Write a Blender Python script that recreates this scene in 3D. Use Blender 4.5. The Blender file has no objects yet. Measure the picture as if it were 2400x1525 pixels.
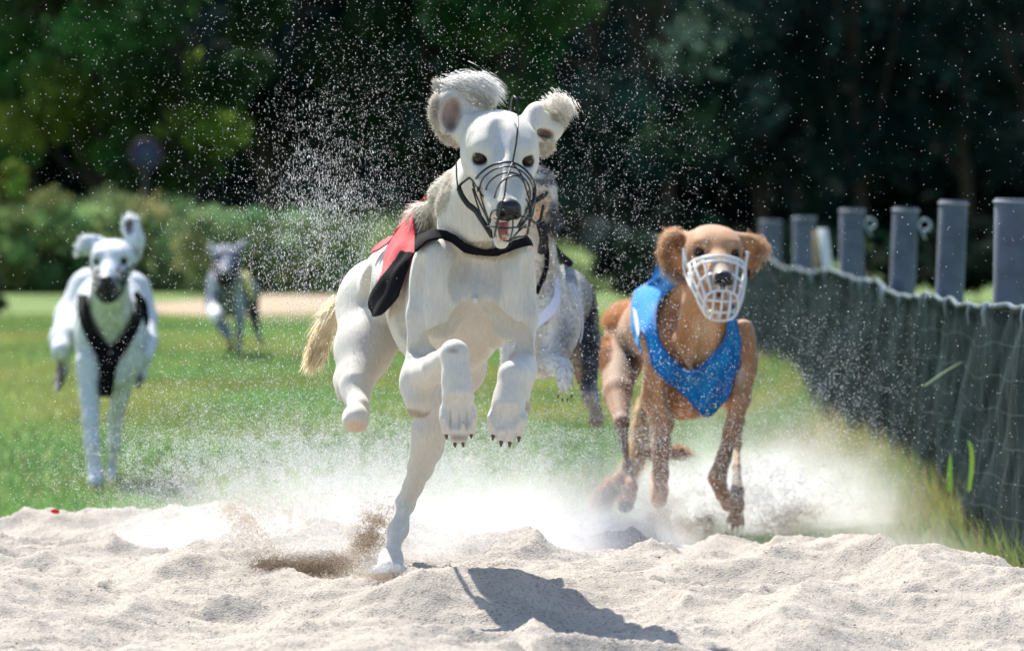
import bpy, math, random
import numpy as np
from mathutils import Vector

# ---------------------------------------------------------------- camera, sky, sun, exposure
S = bpy.context.scene
COL = S.collection
R = math.radians
FPX, CX, HY, CAMZ = 15000.0, 1200.0, 459.0, 0.94      # focal length in photo pixels, image centre, horizon row, eye height

cam_d = bpy.data.cameras.new('camera')
cam = bpy.data.objects.new('camera', cam_d)
COL.objects.link(cam)
cam.location = (0, 0, CAMZ)
cam.rotation_euler = (R(90), 0, 0)
cam_d.sensor_width = 36.0
cam_d.lens = FPX / 2400 * 36.0
cam_d.shift_y = -(762.5 - HY) / 2400.0
cam_d.clip_start = 0.5
cam_d.clip_end = 2000
cam_d.dof.use_dof = True
cam_d.dof.focus_distance = 12.5
cam_d.dof.aperture_fstop = 225 / 27.0
S.camera = cam
S.cycles.volume_bounces = 1

SUN_EL, SUN_AZ = R(50), R(-24)                        # azimuth from +Y towards +X: high, behind the dogs, a little left
sun_dir = Vector((math.sin(SUN_AZ) * math.cos(SUN_EL), math.cos(SUN_AZ) * math.cos(SUN_EL), math.sin(SUN_EL)))
W = bpy.data.worlds.new('World'); S.world = W; W.use_nodes = True
wn = W.node_tree
sky = wn.nodes.new('ShaderNodeTexSky'); sky.sky_type = 'NISHITA'; sky.sun_disc = False
sky.sun_elevation = SUN_EL; sky.sun_rotation = SUN_AZ
wn.links.new(sky.outputs[0], wn.nodes['Background'].inputs[0])
wn.nodes['Background'].inputs[1].default_value = 0.13
sl = bpy.data.lights.new('sun', 'SUN'); sl.energy = 5.0; sl.angle = R(0.5); sl.color = (1.0, 0.95, 0.87)
sun = bpy.data.objects.new('sun', sl); COL.objects.link(sun)
sun.rotation_euler = sun_dir.to_track_quat('Z', 'Y').to_euler()
S.view_settings.view_transform = 'Standard'; S.view_settings.look = 'None'
S.view_settings.exposure = 0.82; S.view_settings.gamma = 1

rng = np.random.default_rng(7)
random.seed(7)

def P(px, py, Y):
    """world point seen at photo pixel (px, py) at distance Y"""
    return np.array([(px - CX) * Y / FPX, Y, CAMZ - (py - HY) * Y / FPX])

# ---------------------------------------------------------------- materials
def mat(name, col=None, attr=None, rough=0.7, spec=0.3, noise=None, bump=None, sheen=0.0, trans=0.0,
        subs=0.0, metal=0.0, coat=0.0):
    m = bpy.data.materials.new(name); m.use_nodes = True
    nt = m.node_tree; b = nt.nodes['Principled BSDF']; out = nt.nodes['Material Output']
    b.inputs['Roughness'].default_value = rough
    b.inputs['Specular IOR Level'].default_value = spec
    b.inputs['Metallic'].default_value = metal
    b.inputs['Sheen Weight'].default_value = sheen
    b.inputs['Coat Weight'].default_value = coat
    if subs:
        b.inputs['Subsurface Weight'].default_value = subs
        b.inputs['Subsurface Radius'].default_value = (0.02, 0.012, 0.008)
        b.inputs['Subsurface Scale'].default_value = 0.5
    src = None
    if attr:
        a = nt.nodes.new('ShaderNodeAttribute'); a.attribute_name = attr; src = a.outputs['Color']
    else:
        b.inputs['Base Color'].default_value = (*col, 1)
        rgb = nt.nodes.new('ShaderNodeRGB'); rgb.outputs[0].default_value = (*col, 1); src = rgb.outputs[0]
    tc = nt.nodes.new('ShaderNodeTexCoord')
    if noise:
        sc, lo, hi = noise
        n = nt.nodes.new('ShaderNodeTexNoise'); n.inputs['Scale'].default_value = sc; n.inputs['Detail'].default_value = 6
        nt.links.new(tc.outputs['Object'], n.inputs['Vector'])
        mr = nt.nodes.new('ShaderNodeMapRange'); mr.inputs[1].default_value = 0.3; mr.inputs[2].default_value = 0.7
        mr.inputs[3].default_value = lo; mr.inputs[4].default_value = hi
        nt.links.new(n.outputs[0], mr.inputs[0])
        mx = nt.nodes.new('ShaderNodeVectorMath'); mx.operation = 'SCALE'
        nt.links.new(src, mx.inputs[0]); nt.links.new(mr.outputs[0], mx.inputs['Scale']); src = mx.outputs[0]
    nt.links.new(src, b.inputs['Base Color'])
    if bump:
        sc, st, dist = bump
        n = nt.nodes.new('ShaderNodeTexNoise'); n.inputs['Scale'].default_value = sc; n.inputs['Detail'].default_value = 5
        nt.links.new(tc.outputs['Object'], n.inputs['Vector'])
        bp = nt.nodes.new('ShaderNodeBump'); bp.inputs['Strength'].default_value = st; bp.inputs['Distance'].default_value = dist
        nt.links.new(n.outputs[0], bp.inputs['Height']); nt.links.new(bp.outputs[0], b.inputs['Normal'])
    if trans:
        t = nt.nodes.new('ShaderNodeBsdfTranslucent'); nt.links.new(src, t.inputs['Color'])
        mxs = nt.nodes.new('ShaderNodeMixShader'); mxs.inputs[0].default_value = trans
        nt.links.new(b.outputs[0], mxs.inputs[1]); nt.links.new(t.outputs[0], mxs.inputs[2])
        nt.links.new(mxs.outputs[0], out.inputs['Surface'])
    return m

# ---------------------------------------------------------------- mesh helpers
def mesh_obj(name, V, F, m, parent=None, cols=None, smooth=True):
    """V (n,3) array; F list/array of faces (all the same size) or a list of such arrays"""
    V = np.asarray(V, np.float32)
    if not isinstance(F, list): F = [F]
    F = [np.asarray(f, np.int32) for f in F if len(f)]
    me = bpy.data.meshes.new(name)
    nl = sum(f.size for f in F); nf = sum(len(f) for f in F)
    me.vertices.add(len(V)); me.vertices.foreach_set('co', V.ravel())
    me.loops.add(nl); me.polygons.add(nf)
    me.loops.foreach_set('vertex_index', np.concatenate([f.ravel() for f in F]))
    tot = np.concatenate([np.full(len(f), f.shape[1], np.int32) for f in F])
    start = np.concatenate([[0], np.cumsum(tot)[:-1]]).astype(np.int32)
    me.polygons.foreach_set('loop_start', start)
    me.update(calc_edges=True)
    if smooth: me.polygons.foreach_set('use_smooth', np.ones(nf, bool))
    if cols is not None:
        c = np.ones((len(V), 4), np.float32); c[:, :3] = cols
        ca = me.color_attributes.new('Col', 'FLOAT_COLOR', 'POINT'); ca.data.foreach_set('color', c.ravel())
    if m: me.materials.append(m)
    me.validate()
    o = bpy.data.objects.new(name, me); COL.objects.link(o)
    if parent:
        o.parent = parent
        L = parent.matrix_basis.translation
        if parent.parent: L = L + parent.parent.matrix_basis.translation
        me.transform(__import__('mathutils').Matrix.Translation(-L))
    return o

def thing(name, loc, label, cat, group=None):
    o = bpy.data.objects.new(name, None); COL.objects.link(o); o.location = loc; o.empty_display_size = .1
    o['label'] = label; o['category'] = cat
    if group: o['group'] = group
    return o

def tag(o, label=None, cat=None, group=None, kind=None):
    if label: o['label'] = label
    if cat: o['category'] = cat
    if group: o['group'] = group
    if kind: o['kind'] = kind
    return o

def nrm(v):
    v = np.asarray(v, float); return v / (np.linalg.norm(v, axis=-1, keepdims=True) + 1e-12)

class MB:
    """collects tubes / boxes into one mesh"""
    def __init__(s): s.V = []; s.F = []; s.n = 0; s.C = []
    def add(s, V, F, col=None):
        s.V.append(np.asarray(V)); s.F.append(np.asarray(F) + s.n); s.n += len(V)
        if col is not None: s.C.append(np.tile(col, (len(V), 1)))
    def tube(s, pts, r, seg=8, col=None, closed=False, flat=None):
        pts = np.asarray(pts, float); n = len(pts)
        r = np.broadcast_to(np.asarray(r, float), (n,))
        tan = np.gradient(pts, axis=0) if not closed else np.roll(pts, -1, 0) - np.roll(pts, 1, 0)
        tan = nrm(tan)
        up = np.array([0, 0, 1.0]) if abs(tan[0][2]) < .9 else np.array([0, 1.0, 0])
        nn = []; a = up
        for t in tan:
            a = a - t * np.dot(a, t); a = nrm(a); nn.append(a)
        nn = np.array(nn); bb = np.cross(tan, nn)
        th = np.linspace(0, 2 * np.pi, seg, endpoint=False)
        fl = flat or 1.0
        V = pts[:, None] + r[:, None, None] * (np.cos(th)[None, :, None] * nn[:, None] + fl * np.sin(th)[None, :, None] * bb[:, None])
        V = V.reshape(-1, 3); F = []
        m = n if closed else n - 1
        i = np.arange(m)[:, None]; j = np.arange(seg)[None]
        i2 = (i + 1) % n; j2 = (j + 1) % seg
        F = np.stack([i * seg + j + 0 * j2, i * seg + j2, i2 * seg + j2, i2 * seg + j], -1).reshape(-1, 4)
        if not closed:
            V = np.vstack([V, pts[0], pts[-1]]); c0, c1 = len(V) - 2, len(V) - 1
            j = np.arange(seg); j2 = (j + 1) % seg
            F = np.vstack([F, np.stack([j2, j, j * 0 + c0, j * 0 + c0], -1), np.stack([(n - 1) * seg + j, (n - 1) * seg + j2, j * 0 + c1, j * 0 + c1], -1)])
        s.add(V, F, col)
    def build(s, name, m, parent=None, smooth=True):
        F = np.vstack(s.F)
        tri = F[:, 2] == F[:, 3]
        return mesh_obj(name, np.vstack(s.V), [F[~tri], F[tri][:, :3]], m, parent, np.vstack(s.C) if s.C else None, smooth)

def spline(pts, n=8):
    """Catmull-Rom through points"""
    p = np.asarray(pts, float)
    if len(p) < 3: return np.array([p[0] + (p[-1] - p[0]) * t for t in np.linspace(0, 1, n)])
    q = np.vstack([2 * p[0] - p[1], p, 2 * p[-1] - p[-2]]); out = []
    for i in range(1, len(q) - 2):
        for t in np.linspace(0, 1, n, endpoint=False):
            a, b, c, d = q[i - 1], q[i], q[i + 1], q[i + 2]
            out.append(.5 * (2 * b + (c - a) * t + (2 * a - 5 * b + 4 * c - d) * t * t + (3 * b - a - 3 * c + d) * t ** 3))
    out.append(p[-1]); return np.array(out)

# ---------------------------------------------------------------- signed distance sculpting
class SDF:
    def __init__(s, lo, hi, h):
        s.lo = np.array(lo, float); s.h = h
        s.n = np.ceil((np.array(hi) - s.lo) / h).astype(int) + 1
        s.d = np.full(s.n, 0.3, np.float32)
    def _win(s, lo, hi):
        a = np.clip(np.floor((lo - s.lo) / s.h).astype(int), 0, s.n)
        b = np.clip(np.ceil((hi - s.lo) / s.h).astype(int) + 1, 0, s.n)
        sl = tuple(slice(i, j) for i, j in zip(a, b))
        g = [(s.lo[k] + s.h * np.arange(a[k], b[k])).astype(np.float32) for k in range(3)]
        return sl, g[0][:, None, None], g[1][None, :, None], g[2][None, None, :]
    def _mix(s, sl, d, k, sub):
        a = s.d[sl]
        if a.size == 0: return
        if sub:
            d = -d; h = np.maximum(k - np.abs(a - d), 0) / k
            s.d[sl] = np.maximum(a, d) + h * h * k * .25
        else:
            h = np.maximum(k - np.abs(a - d), 0) / k
            s.d[sl] = np.minimum(a, d) - h * h * k * .25
    def cone(s, a, b, ra, rb, k=.02, flat=None, sub=False):
        a = np.array(a, float); b = np.array(b, float)
        m = max(ra, rb) + max(k, .02) + 2 * s.h
        sl, X, Y, Z = s._win(np.minimum(a, b) - m, np.maximum(a, b) + m)
        ab = b - a; L2 = max(ab @ ab, 1e-9)
        x, y, z = X - a[0], Y - a[1], Z - a[2]
        t = np.clip((x * ab[0] + y * ab[1] + z * ab[2]) / L2, 0, 1)
        x, y, z = x - t * ab[0], y - t * ab[1], z - t * ab[2]
        q = x * x + y * y + z * z
        if flat is not None:
            n, f = nrm(flat[0]), flat[1]; dn = x * n[0] + y * n[1] + z * n[2]
            q = q + dn * dn * (f * f - 1)
        s._mix(sl, (np.sqrt(q) - (ra + (rb - ra) * t)).astype(np.float32), k, sub)
    def ell(s, c, r, axes=None, k=.02, sub=False):
        c = np.array(c, float); r = np.array(r, float); m = max(r) + max(k, .02) + 2 * s.h
        sl, X, Y, Z = s._win(c - m, c + m)
        x, y, z = X - c[0], Y - c[1], Z - c[2]
        if axes is None: u, v, w = x, y, z
        else:
            A = axes
            u, v, w = [x * A[i][0] + y * A[i][1] + z * A[i][2] for i in range(3)]
        k0 = np.sqrt((u / r[0]) ** 2 + (v / r[1]) ** 2 + (w / r[2]) ** 2)
        k1 = np.sqrt((u / r[0] ** 2) ** 2 + (v / r[1] ** 2) ** 2 + (w / r[2] ** 2) ** 2)
        s._mix(sl, (k0 * (k0 - 1) / np.maximum(k1, 1e-6)).astype(np.float32), k, sub)
    # pixel-space conveniences: (px, py, Y, radius in px)
    def chain(s, pts, k=.02, flat=None):
        for a, b in zip(pts[:-1], pts[1:]):
            s.cone(P(*a[:3]), P(*b[:3]), a[3] * a[2] / FPX, b[3] * b[2] / FPX, k, flat)
    def blob(s, px, py, Y, rx, rz, ry, k=.02, sub=False, tilt=0):
        u = Y / FPX; c, sn = math.cos(R(tilt)), math.sin(R(tilt))
        s.ell(P(px, py, Y), (rx * u, ry, rz * u), [(c, 0, sn), (0, 1, 0), (-sn, 0, c)], k, sub)
    def at(s, p):
        q = (np.asarray(p) - s.lo) / s.h
        q = np.clip(q, 0, s.n - 1.001); i = q.astype(int); f = q - i
        out = 0
        for dx in (0, 1):
            for dy in (0, 1):
                for dz in (0, 1):
                    w = (f[..., 0] if dx else 1 - f[..., 0]) * (f[..., 1] if dy else 1 - f[..., 1]) * (f[..., 2] if dz else 1 - f[..., 2])
                    out = out + w * s.d[i[..., 0] + dx, i[..., 1] + dy, i[..., 2] + dz]
        return out
    def normal(s, p):
        e = s.h * .9; g = []
        for k in range(3):
            o = np.zeros(3); o[k] = e
            g.append(s.at(p + o) - s.at(p - o))
        return nrm(np.stack(g, -1))
    def nets(s):
        d = s.d; ins = d < 0
        c = ins[:-1, :-1, :-1].astype(np.int8)
        tot = np.zeros_like(c)
        for dx in (0, 1):
            for dy in (0, 1):
                for dz in (0, 1):
                    tot += ins[dx:d.shape[0] - 1 + dx, dy:d.shape[1] - 1 + dy, dz:d.shape[2] - 1 + dz]
        act = (tot > 0) & (tot < 8)
        I = np.argwhere(act); idx = np.full(act.shape, -1, np.int32); idx[act] = np.arange(len(I))
        acc = np.zeros((len(I), 3)); cnt = np.zeros(len(I))
        corners = [(x, y, z) for x in (0, 1) for y in (0, 1) for z in (0, 1)]
        val = {cc: d[I[:, 0] + cc[0], I[:, 1] + cc[1], I[:, 2] + cc[2]] for cc in corners}
        for a in corners:
            for ax in range(3):
                if a[ax] == 0:
                    b = list(a); b[ax] = 1; b = tuple(b)
                    va, vb = val[a], val[b]; cr = (va < 0) != (vb < 0)
                    t = np.where(cr, va / np.where(cr, va - vb, 1), 0)
                    p = np.tile(np.array(a, float), (len(I), 1)); p[:, ax] += t
                    acc[cr] += p[cr]; cnt[cr] += 1
        V = s.lo + s.h * (I + acc / cnt[:, None])
        F = []
        for ax in range(3):
            a0 = [slice(None)] * 3; a1 = [slice(None)] * 3
            a0[ax] = slice(0, -1); a1[ax] = slice(1, None)
            cr = ins[tuple(a0)] != ins[tuple(a1)]
            E = np.argwhere(cr)
            o1, o2 = [(1, 2), (2, 0), (0, 1)][ax]
            ok = (E[:, o1] > 0) & (E[:, o2] > 0) & (E[:, o1] < act.shape[o1]) & (E[:, o2] < act.shape[o2])
            E = E[ok]
            def nb(da, db):
                q = E.copy(); q[:, o1] -= da; q[:, o2] -= db
                return idx[q[:, 0], q[:, 1], q[:, 2]]
            q = np.stack([nb(0, 0), nb(1, 0), nb(1, 1), nb(0, 1)], -1)
            flip = ~ins[E[:, 0], E[:, 1], E[:, 2]]
            q[flip] = q[flip][:, ::-1]
            F.append(q)
        F = np.vstack(F); F = F[(F >= 0).all(1)]
        # a touch of smoothing
        for _ in range(2):
            A = np.zeros_like(V); N = np.zeros(len(V))
            for i in range(4):
                np.add.at(A, F[:, i], V[F[:, (i + 1) % 4]]); np.add.at(N, F[:, i], 1)
                np.add.at(A, F[:, i], V[F[:, (i - 1) % 4]]); np.add.at(N, F[:, i], 1)
            V = V * .5 + .5 * A / np.maximum(N, 1)[:, None]
        return V, F

def paint(V, base, spots):
    """base colour + coat markings and painted shade: (centre, radius (3,) or float, colour, softness 0..1)"""
    C = np.tile(np.array(base, float), (len(V), 1))
    for c, r, col, soft in spots:
        q = np.linalg.norm((V - c) / np.array(r), axis=1)
        w = np.clip((1 - q) / max(soft, 1e-3), 0, 1); w = (w * w * (3 - 2 * w))[:, None]
        C = C * (1 - w) + w * np.array(col)
    return C

def fur(name, V, F, field, cols, m, parent, n, length, flow, width=.0011, lift=.3, zones=(), mask=None, grav=0.0, rough=.35, seed=1, zones_only=False):
    """short hair strands rooted all over a skin mesh. zones: (centre, radius, length, flow) with longer hair"""
    g = np.random.default_rng(seed)
    a, b, c, d = [V[F[:, i]] for i in range(4)]
    ar = np.linalg.norm(np.cross(c - a, d - b), axis=1)
    w = ar.copy(); cen = (a + c) / 2
    if mask is not None: w = w * mask(cen)
    if zones_only:      # sleek coat: loose hair only where the breed has feathering
        zw = np.full(len(cen), .004)
        for zc, zr, zl, zf in zones:
            if zl > length * 1.3: zw = np.maximum(zw, np.clip((1 - np.linalg.norm((cen - zc) / np.array(zr), axis=1)) * 2.5, 0, 1))
        w = w * zw
    fi = g.choice(len(F), n, p=w / w.sum())
    u, v = g.random(n)[:, None], g.random(n)[:, None]
    p = (a[fi] * (1 - u) + b[fi] * u) * (1 - v) + (d[fi] * (1 - u) + c[fi] * u) * v
    col = cols[F[fi, 0]] * g.uniform(.84, 1.10, (n, 1)) * (1.2 if zones_only else 1)
    N = field.normal(p)
    fl = np.tile(np.array(flow, float), (n, 1)); L = np.full(n, length); lf = np.full(n, lift)
    for zc, zr, zl, zf in zones:
        q = np.linalg.norm((p - zc) / np.array(zr), axis=1); k = np.clip((1 - q) * 2.5, 0, 1)
        L = L * (1 - k) + zl * k; fl = fl * (1 - k[:, None]) + np.array(zf) * k[:, None]
        lf = np.maximum(lf, k * .7)
    L = L * g.uniform(.55, 1.2, n)
    fl = nrm(fl) + g.normal(0, rough, (n, 3))
    T = nrm(fl - N * (fl * N).sum(1)[:, None])
    D = nrm(T + N * (lf * g.uniform(.4, 1.4, n))[:, None])
    side = nrm(np.cross(D, N)); ang = (g.uniform(-.45, .45, n) * np.where(g.random(n) < .05, 2.4, 1))[:, None]
    side = nrm(side * np.cos(ang) + np.cross(D, side) * np.sin(ang))
    wd = (width * g.uniform(.6, 1.3, n) * (1 + (L > length * 1.8) * .5))[:, None]
    p0 = p - N * .001
    D2 = nrm(D + T * .35 + np.array([0, 0, -grav]))
    p1 = p0 + D * (L * .5)[:, None]; p2 = p1 + D2 * (L * .5)[:, None]
    VV = np.stack([p0 - side * wd, p0 + side * wd, p1 + side * wd * .75, p1 - side * wd * .75, p2], 1).reshape(-1, 3)
    k = np.arange(n, dtype=np.int32)[:, None] * 5
    gn = np.cross(side, D); fl_ = (gn * N).sum(1) < 0
    q4 = k + np.array([0, 1, 2, 3]); q3 = k + np.array([3, 2, 4])
    q4[fl_] = q4[fl_][:, ::-1]; q3[fl_] = q3[fl_][:, ::-1]
    o = mesh_obj(name, VV, [q4, q3], m, parent, np.repeat(col, 5, 0))
    NN = nrm(N + .25 * D + g.normal(0, .05, N.shape))       # hair takes the light the way the skin below it does
    o.data.normals_split_custom_set_from_vertices(np.repeat(NN, 5, 0).astype(np.float32))
    return o

def cast(field, pts, dirs, off, back=.25, reach=.6, step=.004):
    """first point along each ray whose distance to the body falls under off; else the nearest approach"""
    pts = np.asarray(pts, float); dirs = nrm(dirs)
    best = np.full(pts.shape[:-1], 9.0); bt = np.zeros(pts.shape[:-1]); hit = np.zeros(pts.shape[:-1], bool); ht = np.zeros(pts.shape[:-1])
    for t in np.arange(-back, reach, step):
        d = field.at(pts + dirs * t)
        up = (d < best) & ~hit; best = np.where(up, d, best); bt = np.where(up, t, bt)
        nh = (d < off) & ~hit
        ht = np.where(nh, t, ht); hit |= nh
    t = np.where(hit, ht, bt)
    q = pts + dirs * t[..., None]
    for _ in range(3):
        d = field.at(q); n = field.normal(q)
        q = q + n * (np.clip(off - d, -.01, .02))[..., None]
    return q

def carve(F, pts, Y, r, depth=.5, k=.014):
    """press a muscle furrow into the surface seen at the given photo pixels"""
    c = spline(np.array(pts, float), 6)
    p = np.array([P(x, y, Y) for x, y in c]); q = cast(F, p, p - np.array([0, 0, CAMZ]), 0.0)
    n = F.normal(q); q = q + n * r * (1 - 2 * depth)
    w = np.sin(np.linspace(.15, .85, len(q)) * math.pi)
    for i in range(len(q) - 1): F.cone(q[i], q[i + 1], r * w[i], r * w[i + 1], k, None, True)

def grid_faces(nu, nv):
    i = np.arange(nu - 1)[:, None]; j = np.arange(nv - 1)[None]
    return np.stack([i * nv + j, i * nv + j + 1, (i + 1) * nv + j + 1, (i + 1) * nv + j], -1).reshape(-1, 4)

def smooth_grid(q, it=2):
    for _ in range(it):
        r = q.copy()
        r[1:-1, 1:-1] = .5 * q[1:-1, 1:-1] + .125 * (q[2:, 1:-1] + q[:-2, 1:-1] + q[1:-1, 2:] + q[1:-1, :-2])
        r[0, 1:-1] = .5 * q[0, 1:-1] + .25 * (q[0, 2:] + q[0, :-2]); r[-1, 1:-1] = .5 * q[-1, 1:-1] + .25 * (q[-1, 2:] + q[-1, :-2])
        q = r
    return q

def cloth_px(name, field, edgeA, edgeB, Y, m, parent, off=.007, nu=60, nv=24, thick=.003, wrinkle=0.0, seed=3, sm=3):
    """a cloth panel lying on the body between two outlines (photo pixels)"""
    def res(e, n):
        e = np.asarray(e, float); L = np.r_[0, np.cumsum(np.linalg.norm(np.diff(e, axis=0), axis=1))]
        s = spline(e, 10); Ls = np.r_[0, np.cumsum(np.linalg.norm(np.diff(s, axis=0), axis=1))]
        t = np.linspace(0, Ls[-1], n); return np.stack([np.interp(t, Ls, s[:, 0]), np.interp(t, Ls, s[:, 1])], -1)
    A, B = res(edgeA, nu), res(edgeB, nu); v = np.linspace(0, 1, nv)
    g = A[:, None] * (1 - v)[None, :, None] + B[:, None] * v[None, :, None]
    pts = np.stack([(g[..., 0] - CX) * Y / FPX, np.full(g.shape[:2], Y), CAMZ - (g[..., 1] - HY) * Y / FPX], -1)
    q = cast(field, pts, pts - np.array([0, 0, CAMZ]), off)
    q = smooth_grid(q, sm)
    if sm > 3:
        for _ in range(2):
            q = q + field.normal(q) * np.clip(off * .8 - field.at(q), 0, .02)[..., None]; q = smooth_grid(q, 2)
    if wrinkle:
        ph = g[..., 0] * .06 + g[..., 1] * .035
        w = wrinkle * (np.sin(ph * 1.3 + np.sin(g[..., 1] * .03) * 2) + .6 * np.sin(ph * 2.9 + g[..., 0] * .02))
        q = q + field.normal(q) * w[..., None]
    o = mesh_obj(name, q.reshape(-1, 3), grid_faces(nu, nv), m, parent)
    md = o.modifiers.new('thickness', 'SOLIDIFY'); md.thickness = thick; md.offset = 0
    return o

def mini(name, prims, h, m, parent, pad=.01):
    """small sculpted part. prims: ('c',a,b,ra,rb,k,sub) or ('e',c,r,axes,k,sub)"""
    lo = np.full(3, 1e9); hi = -lo
    for q in prims:
        if q[0] == 'c':
            for c, r in ((q[1], q[3]), (q[2], q[4])): lo = np.minimum(lo, np.array(c) - r); hi = np.maximum(hi, np.array(c) + r)
        else: lo = np.minimum(lo, np.array(q[1]) - max(q[2])); hi = np.maximum(hi, np.array(q[1]) + max(q[2]))
    f = SDF(lo - pad, hi + pad, h)
    for q in prims:
        if q[0] == 'c': f.cone(q[1], q[2], q[3], q[4], q[5], None, q[6])
        else: f.ell(q[1], q[2], q[3], q[4], q[5])
    V, F = f.nets()
    return mesh_obj(name, V, F, m, parent)

class Head:
    def __init__(s, eye_mid, fwd, roll=0.0, scale=1.0):
        s.E = np.array(eye_mid); s.f = nrm(fwd); up = np.array([0, 0, 1.0])
        r = nrm(np.cross(up, -s.f)); r = -r if r[0] < 0 else r
        u = nrm(np.cross(r, s.f)); u = u if u[2] > 0 else -u
        c, sn = math.cos(R(roll)), math.sin(R(roll))
        s.r = r * c + u * sn; s.u = u * c - r * sn; s.s = scale
        s.ax = [s.r, s.f, s.u]
    def __call__(s, x, y, z): return s.E + s.s * (s.r * x + s.f * y + s.u * z)
    def sculpt(s, F, jaw=.012, k=.016):
        q = s.s; e = lambda c, r, kk=k, sub=False: F.ell(s(*c), np.array(r) * q, s.ax, kk * q, sub)
        c = lambda a, b, ra, rb, kk=k, fl=None: F.cone(s(*a), s(*b), ra * q, rb * q, kk * q, fl)
        e((0, -.050, -.006), (.061, .068, .045), .02)
        e((0, -.02, .006), (.047, .045, .028), .02)
        for sg in (-1, 1): e((sg * .030, -.045, .012), (.026, .04, .022), .02)
        for sg in (-1, 1):
            e((sg * .036, -.045, -.030), (.034, .058, .042), .02)
            e((sg * .036, -.010, .017), (.018, .020, .012), .014)
            e((sg * .033, .022, -.024), (.021, .036, .020), .02)
            c((sg * .015, .03, -.030), (sg * .013, .114, -.036), .028, .020, .012)
        c((0, -.01, -.008), (0, .09, -.016), .034, .026, .014)
        c((0, .09, -.016), (0, .128, -.018), .026, .0215, .01)
        c((0, -.03, -.058), (0, .05, -.066 - jaw * .6), .034, .021, .012)
        c((0, .05, -.066 - jaw * .6), (0, .104, -.068 - jaw * 1.6), .021, .014, .006)
        c((0, -.09, -.035), (0, -.04, -.050), .058, .048, .03)
        if jaw > .006:
            e((0, .085, -.052 - jaw * .5), (.014, .045, .004 + jaw * .55), .006, True)
        for sg in (-1, 1):
            e((sg * .045, .0135, .0005), (.0165, .013, .0098), .005, True)
    def spots(s, dark=(.02, .016, .014), jaw=.012):
        q = s.s; o = []
        for sg in (-1, 1):
            o.append((s(sg * .0445, .008, 0), (.0185 * q, .02 * q, .0138 * q), dark, .3))
        o.append((s(0, .085, -.050 - jaw * .6), (.016 * q, .045 * q, .010 * q + jaw * .5), (.06, .025, .022), .4))
        return o
    def parts(s, parent, M, jaw=.012, tongue=True, h=.0015, teeth=True, name_eye='eye'):
        q = s.s
        for sg in (-1, 1):
            c = s(sg * .0410, .0005, .0005)
            mini(name_eye, [('e', c, (.0125 * q,) * 3, None, .001, False)], h, M['eye'], parent)
        e = lambda c, r, k=.004, sub=False: ('e', s(*c), np.array(r) * q, s.ax, k * q, sub)
        mini('nose', [e((0, .139, -.010), (.0225, .016, .0160)), e((-.012, .146, -.018), (.011, .011, .010)), e((.012, .146, -.018), (.011, .011, .010)),
                      e((0, .145, -.026), (.006, .008, .010)),
                      e((-.012, .157, -.0145), (.0055, .009, .0045), .002, True), e((.012, .157, -.0145), (.0055, .009, .0045), .002, True)], h, M['nose'], parent)
        if tongue:
            mini('tongue', [e((0, .075, -.058 - jaw * 1.0), (.013, .040, .005 + jaw * .15), .01), e((0, .108, -.060 - jaw * 1.25), (.012, .014, .005), .01)], h * 1.3, M['tongue'], parent)
        if teeth:
            mb = MB()
            for sg in (-1, 1):
                mb.tube([s(sg * .0095, .112, -.058 - jaw * 1.2), s(sg * .010, .114, -.043 - jaw * .9)], [.0032 * q, .0008 * q], 6)
                mb.tube([s(sg * .012, .118, -.040), s(sg * .012, .119, -.056)], [.0034 * q, .0009 * q], 6)
            for i in range(6):
                x = (i - 2.5) * .0035
                mb.tube([s(x, .118, -.060 - jaw * 1.35), s(x, .119, -.053 - jaw * 1.2)], [.0018 * q, .0012 * q], 5)
            mb.build('teeth', M['tooth'], parent)

PAWS = []
def paw(F, wrist, toe_dir, top, L=.075, Wd=.045, curl=.3, claws=None, k=.006):
    """four toed foot: wrist point, direction of the toes, direction of the back of the foot"""
    wrist = np.array(wrist, float); d = nrm(toe_dir); PAWS.append((wrist + d * L * .72, L * .5)); t = nrm(np.array(top) - d * np.dot(top, d)); sd = np.cross(d, t)
    F.cone(wrist, wrist + d * L * .45, Wd * .42, Wd * .46, .012, (t, 1.15))
    for i, o in enumerate((-1.5, -.5, .5, 1.5)):
        ln = 1.0 if abs(o) < 1 else .84
        root = wrist + d * L * .42 + sd * o * Wd * .25
        kn = wrist + d * L * (.72 * ln) + sd * o * Wd * .27 + t * Wd * .14
        tip = wrist + d * L * ln + sd * o * Wd * .235 - t * Wd * (.02 + curl * .3)
        F.cone(root, kn, Wd * .19, Wd * .175, .003); F.cone(kn, tip, Wd * .175, Wd * .15, k * .3)
        if claws is not None:
            claws.append((spline([tip + d * Wd * .05 + t * Wd * .02, tip + d * Wd * .14, tip + d * Wd * .19 - t * Wd * .08], 3), np.linspace(Wd * .070, Wd * .026, 7)))
    F.ell(wrist + d * L * .62 - t * Wd * .22, (Wd * .22,) * 3, None, .008)

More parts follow.
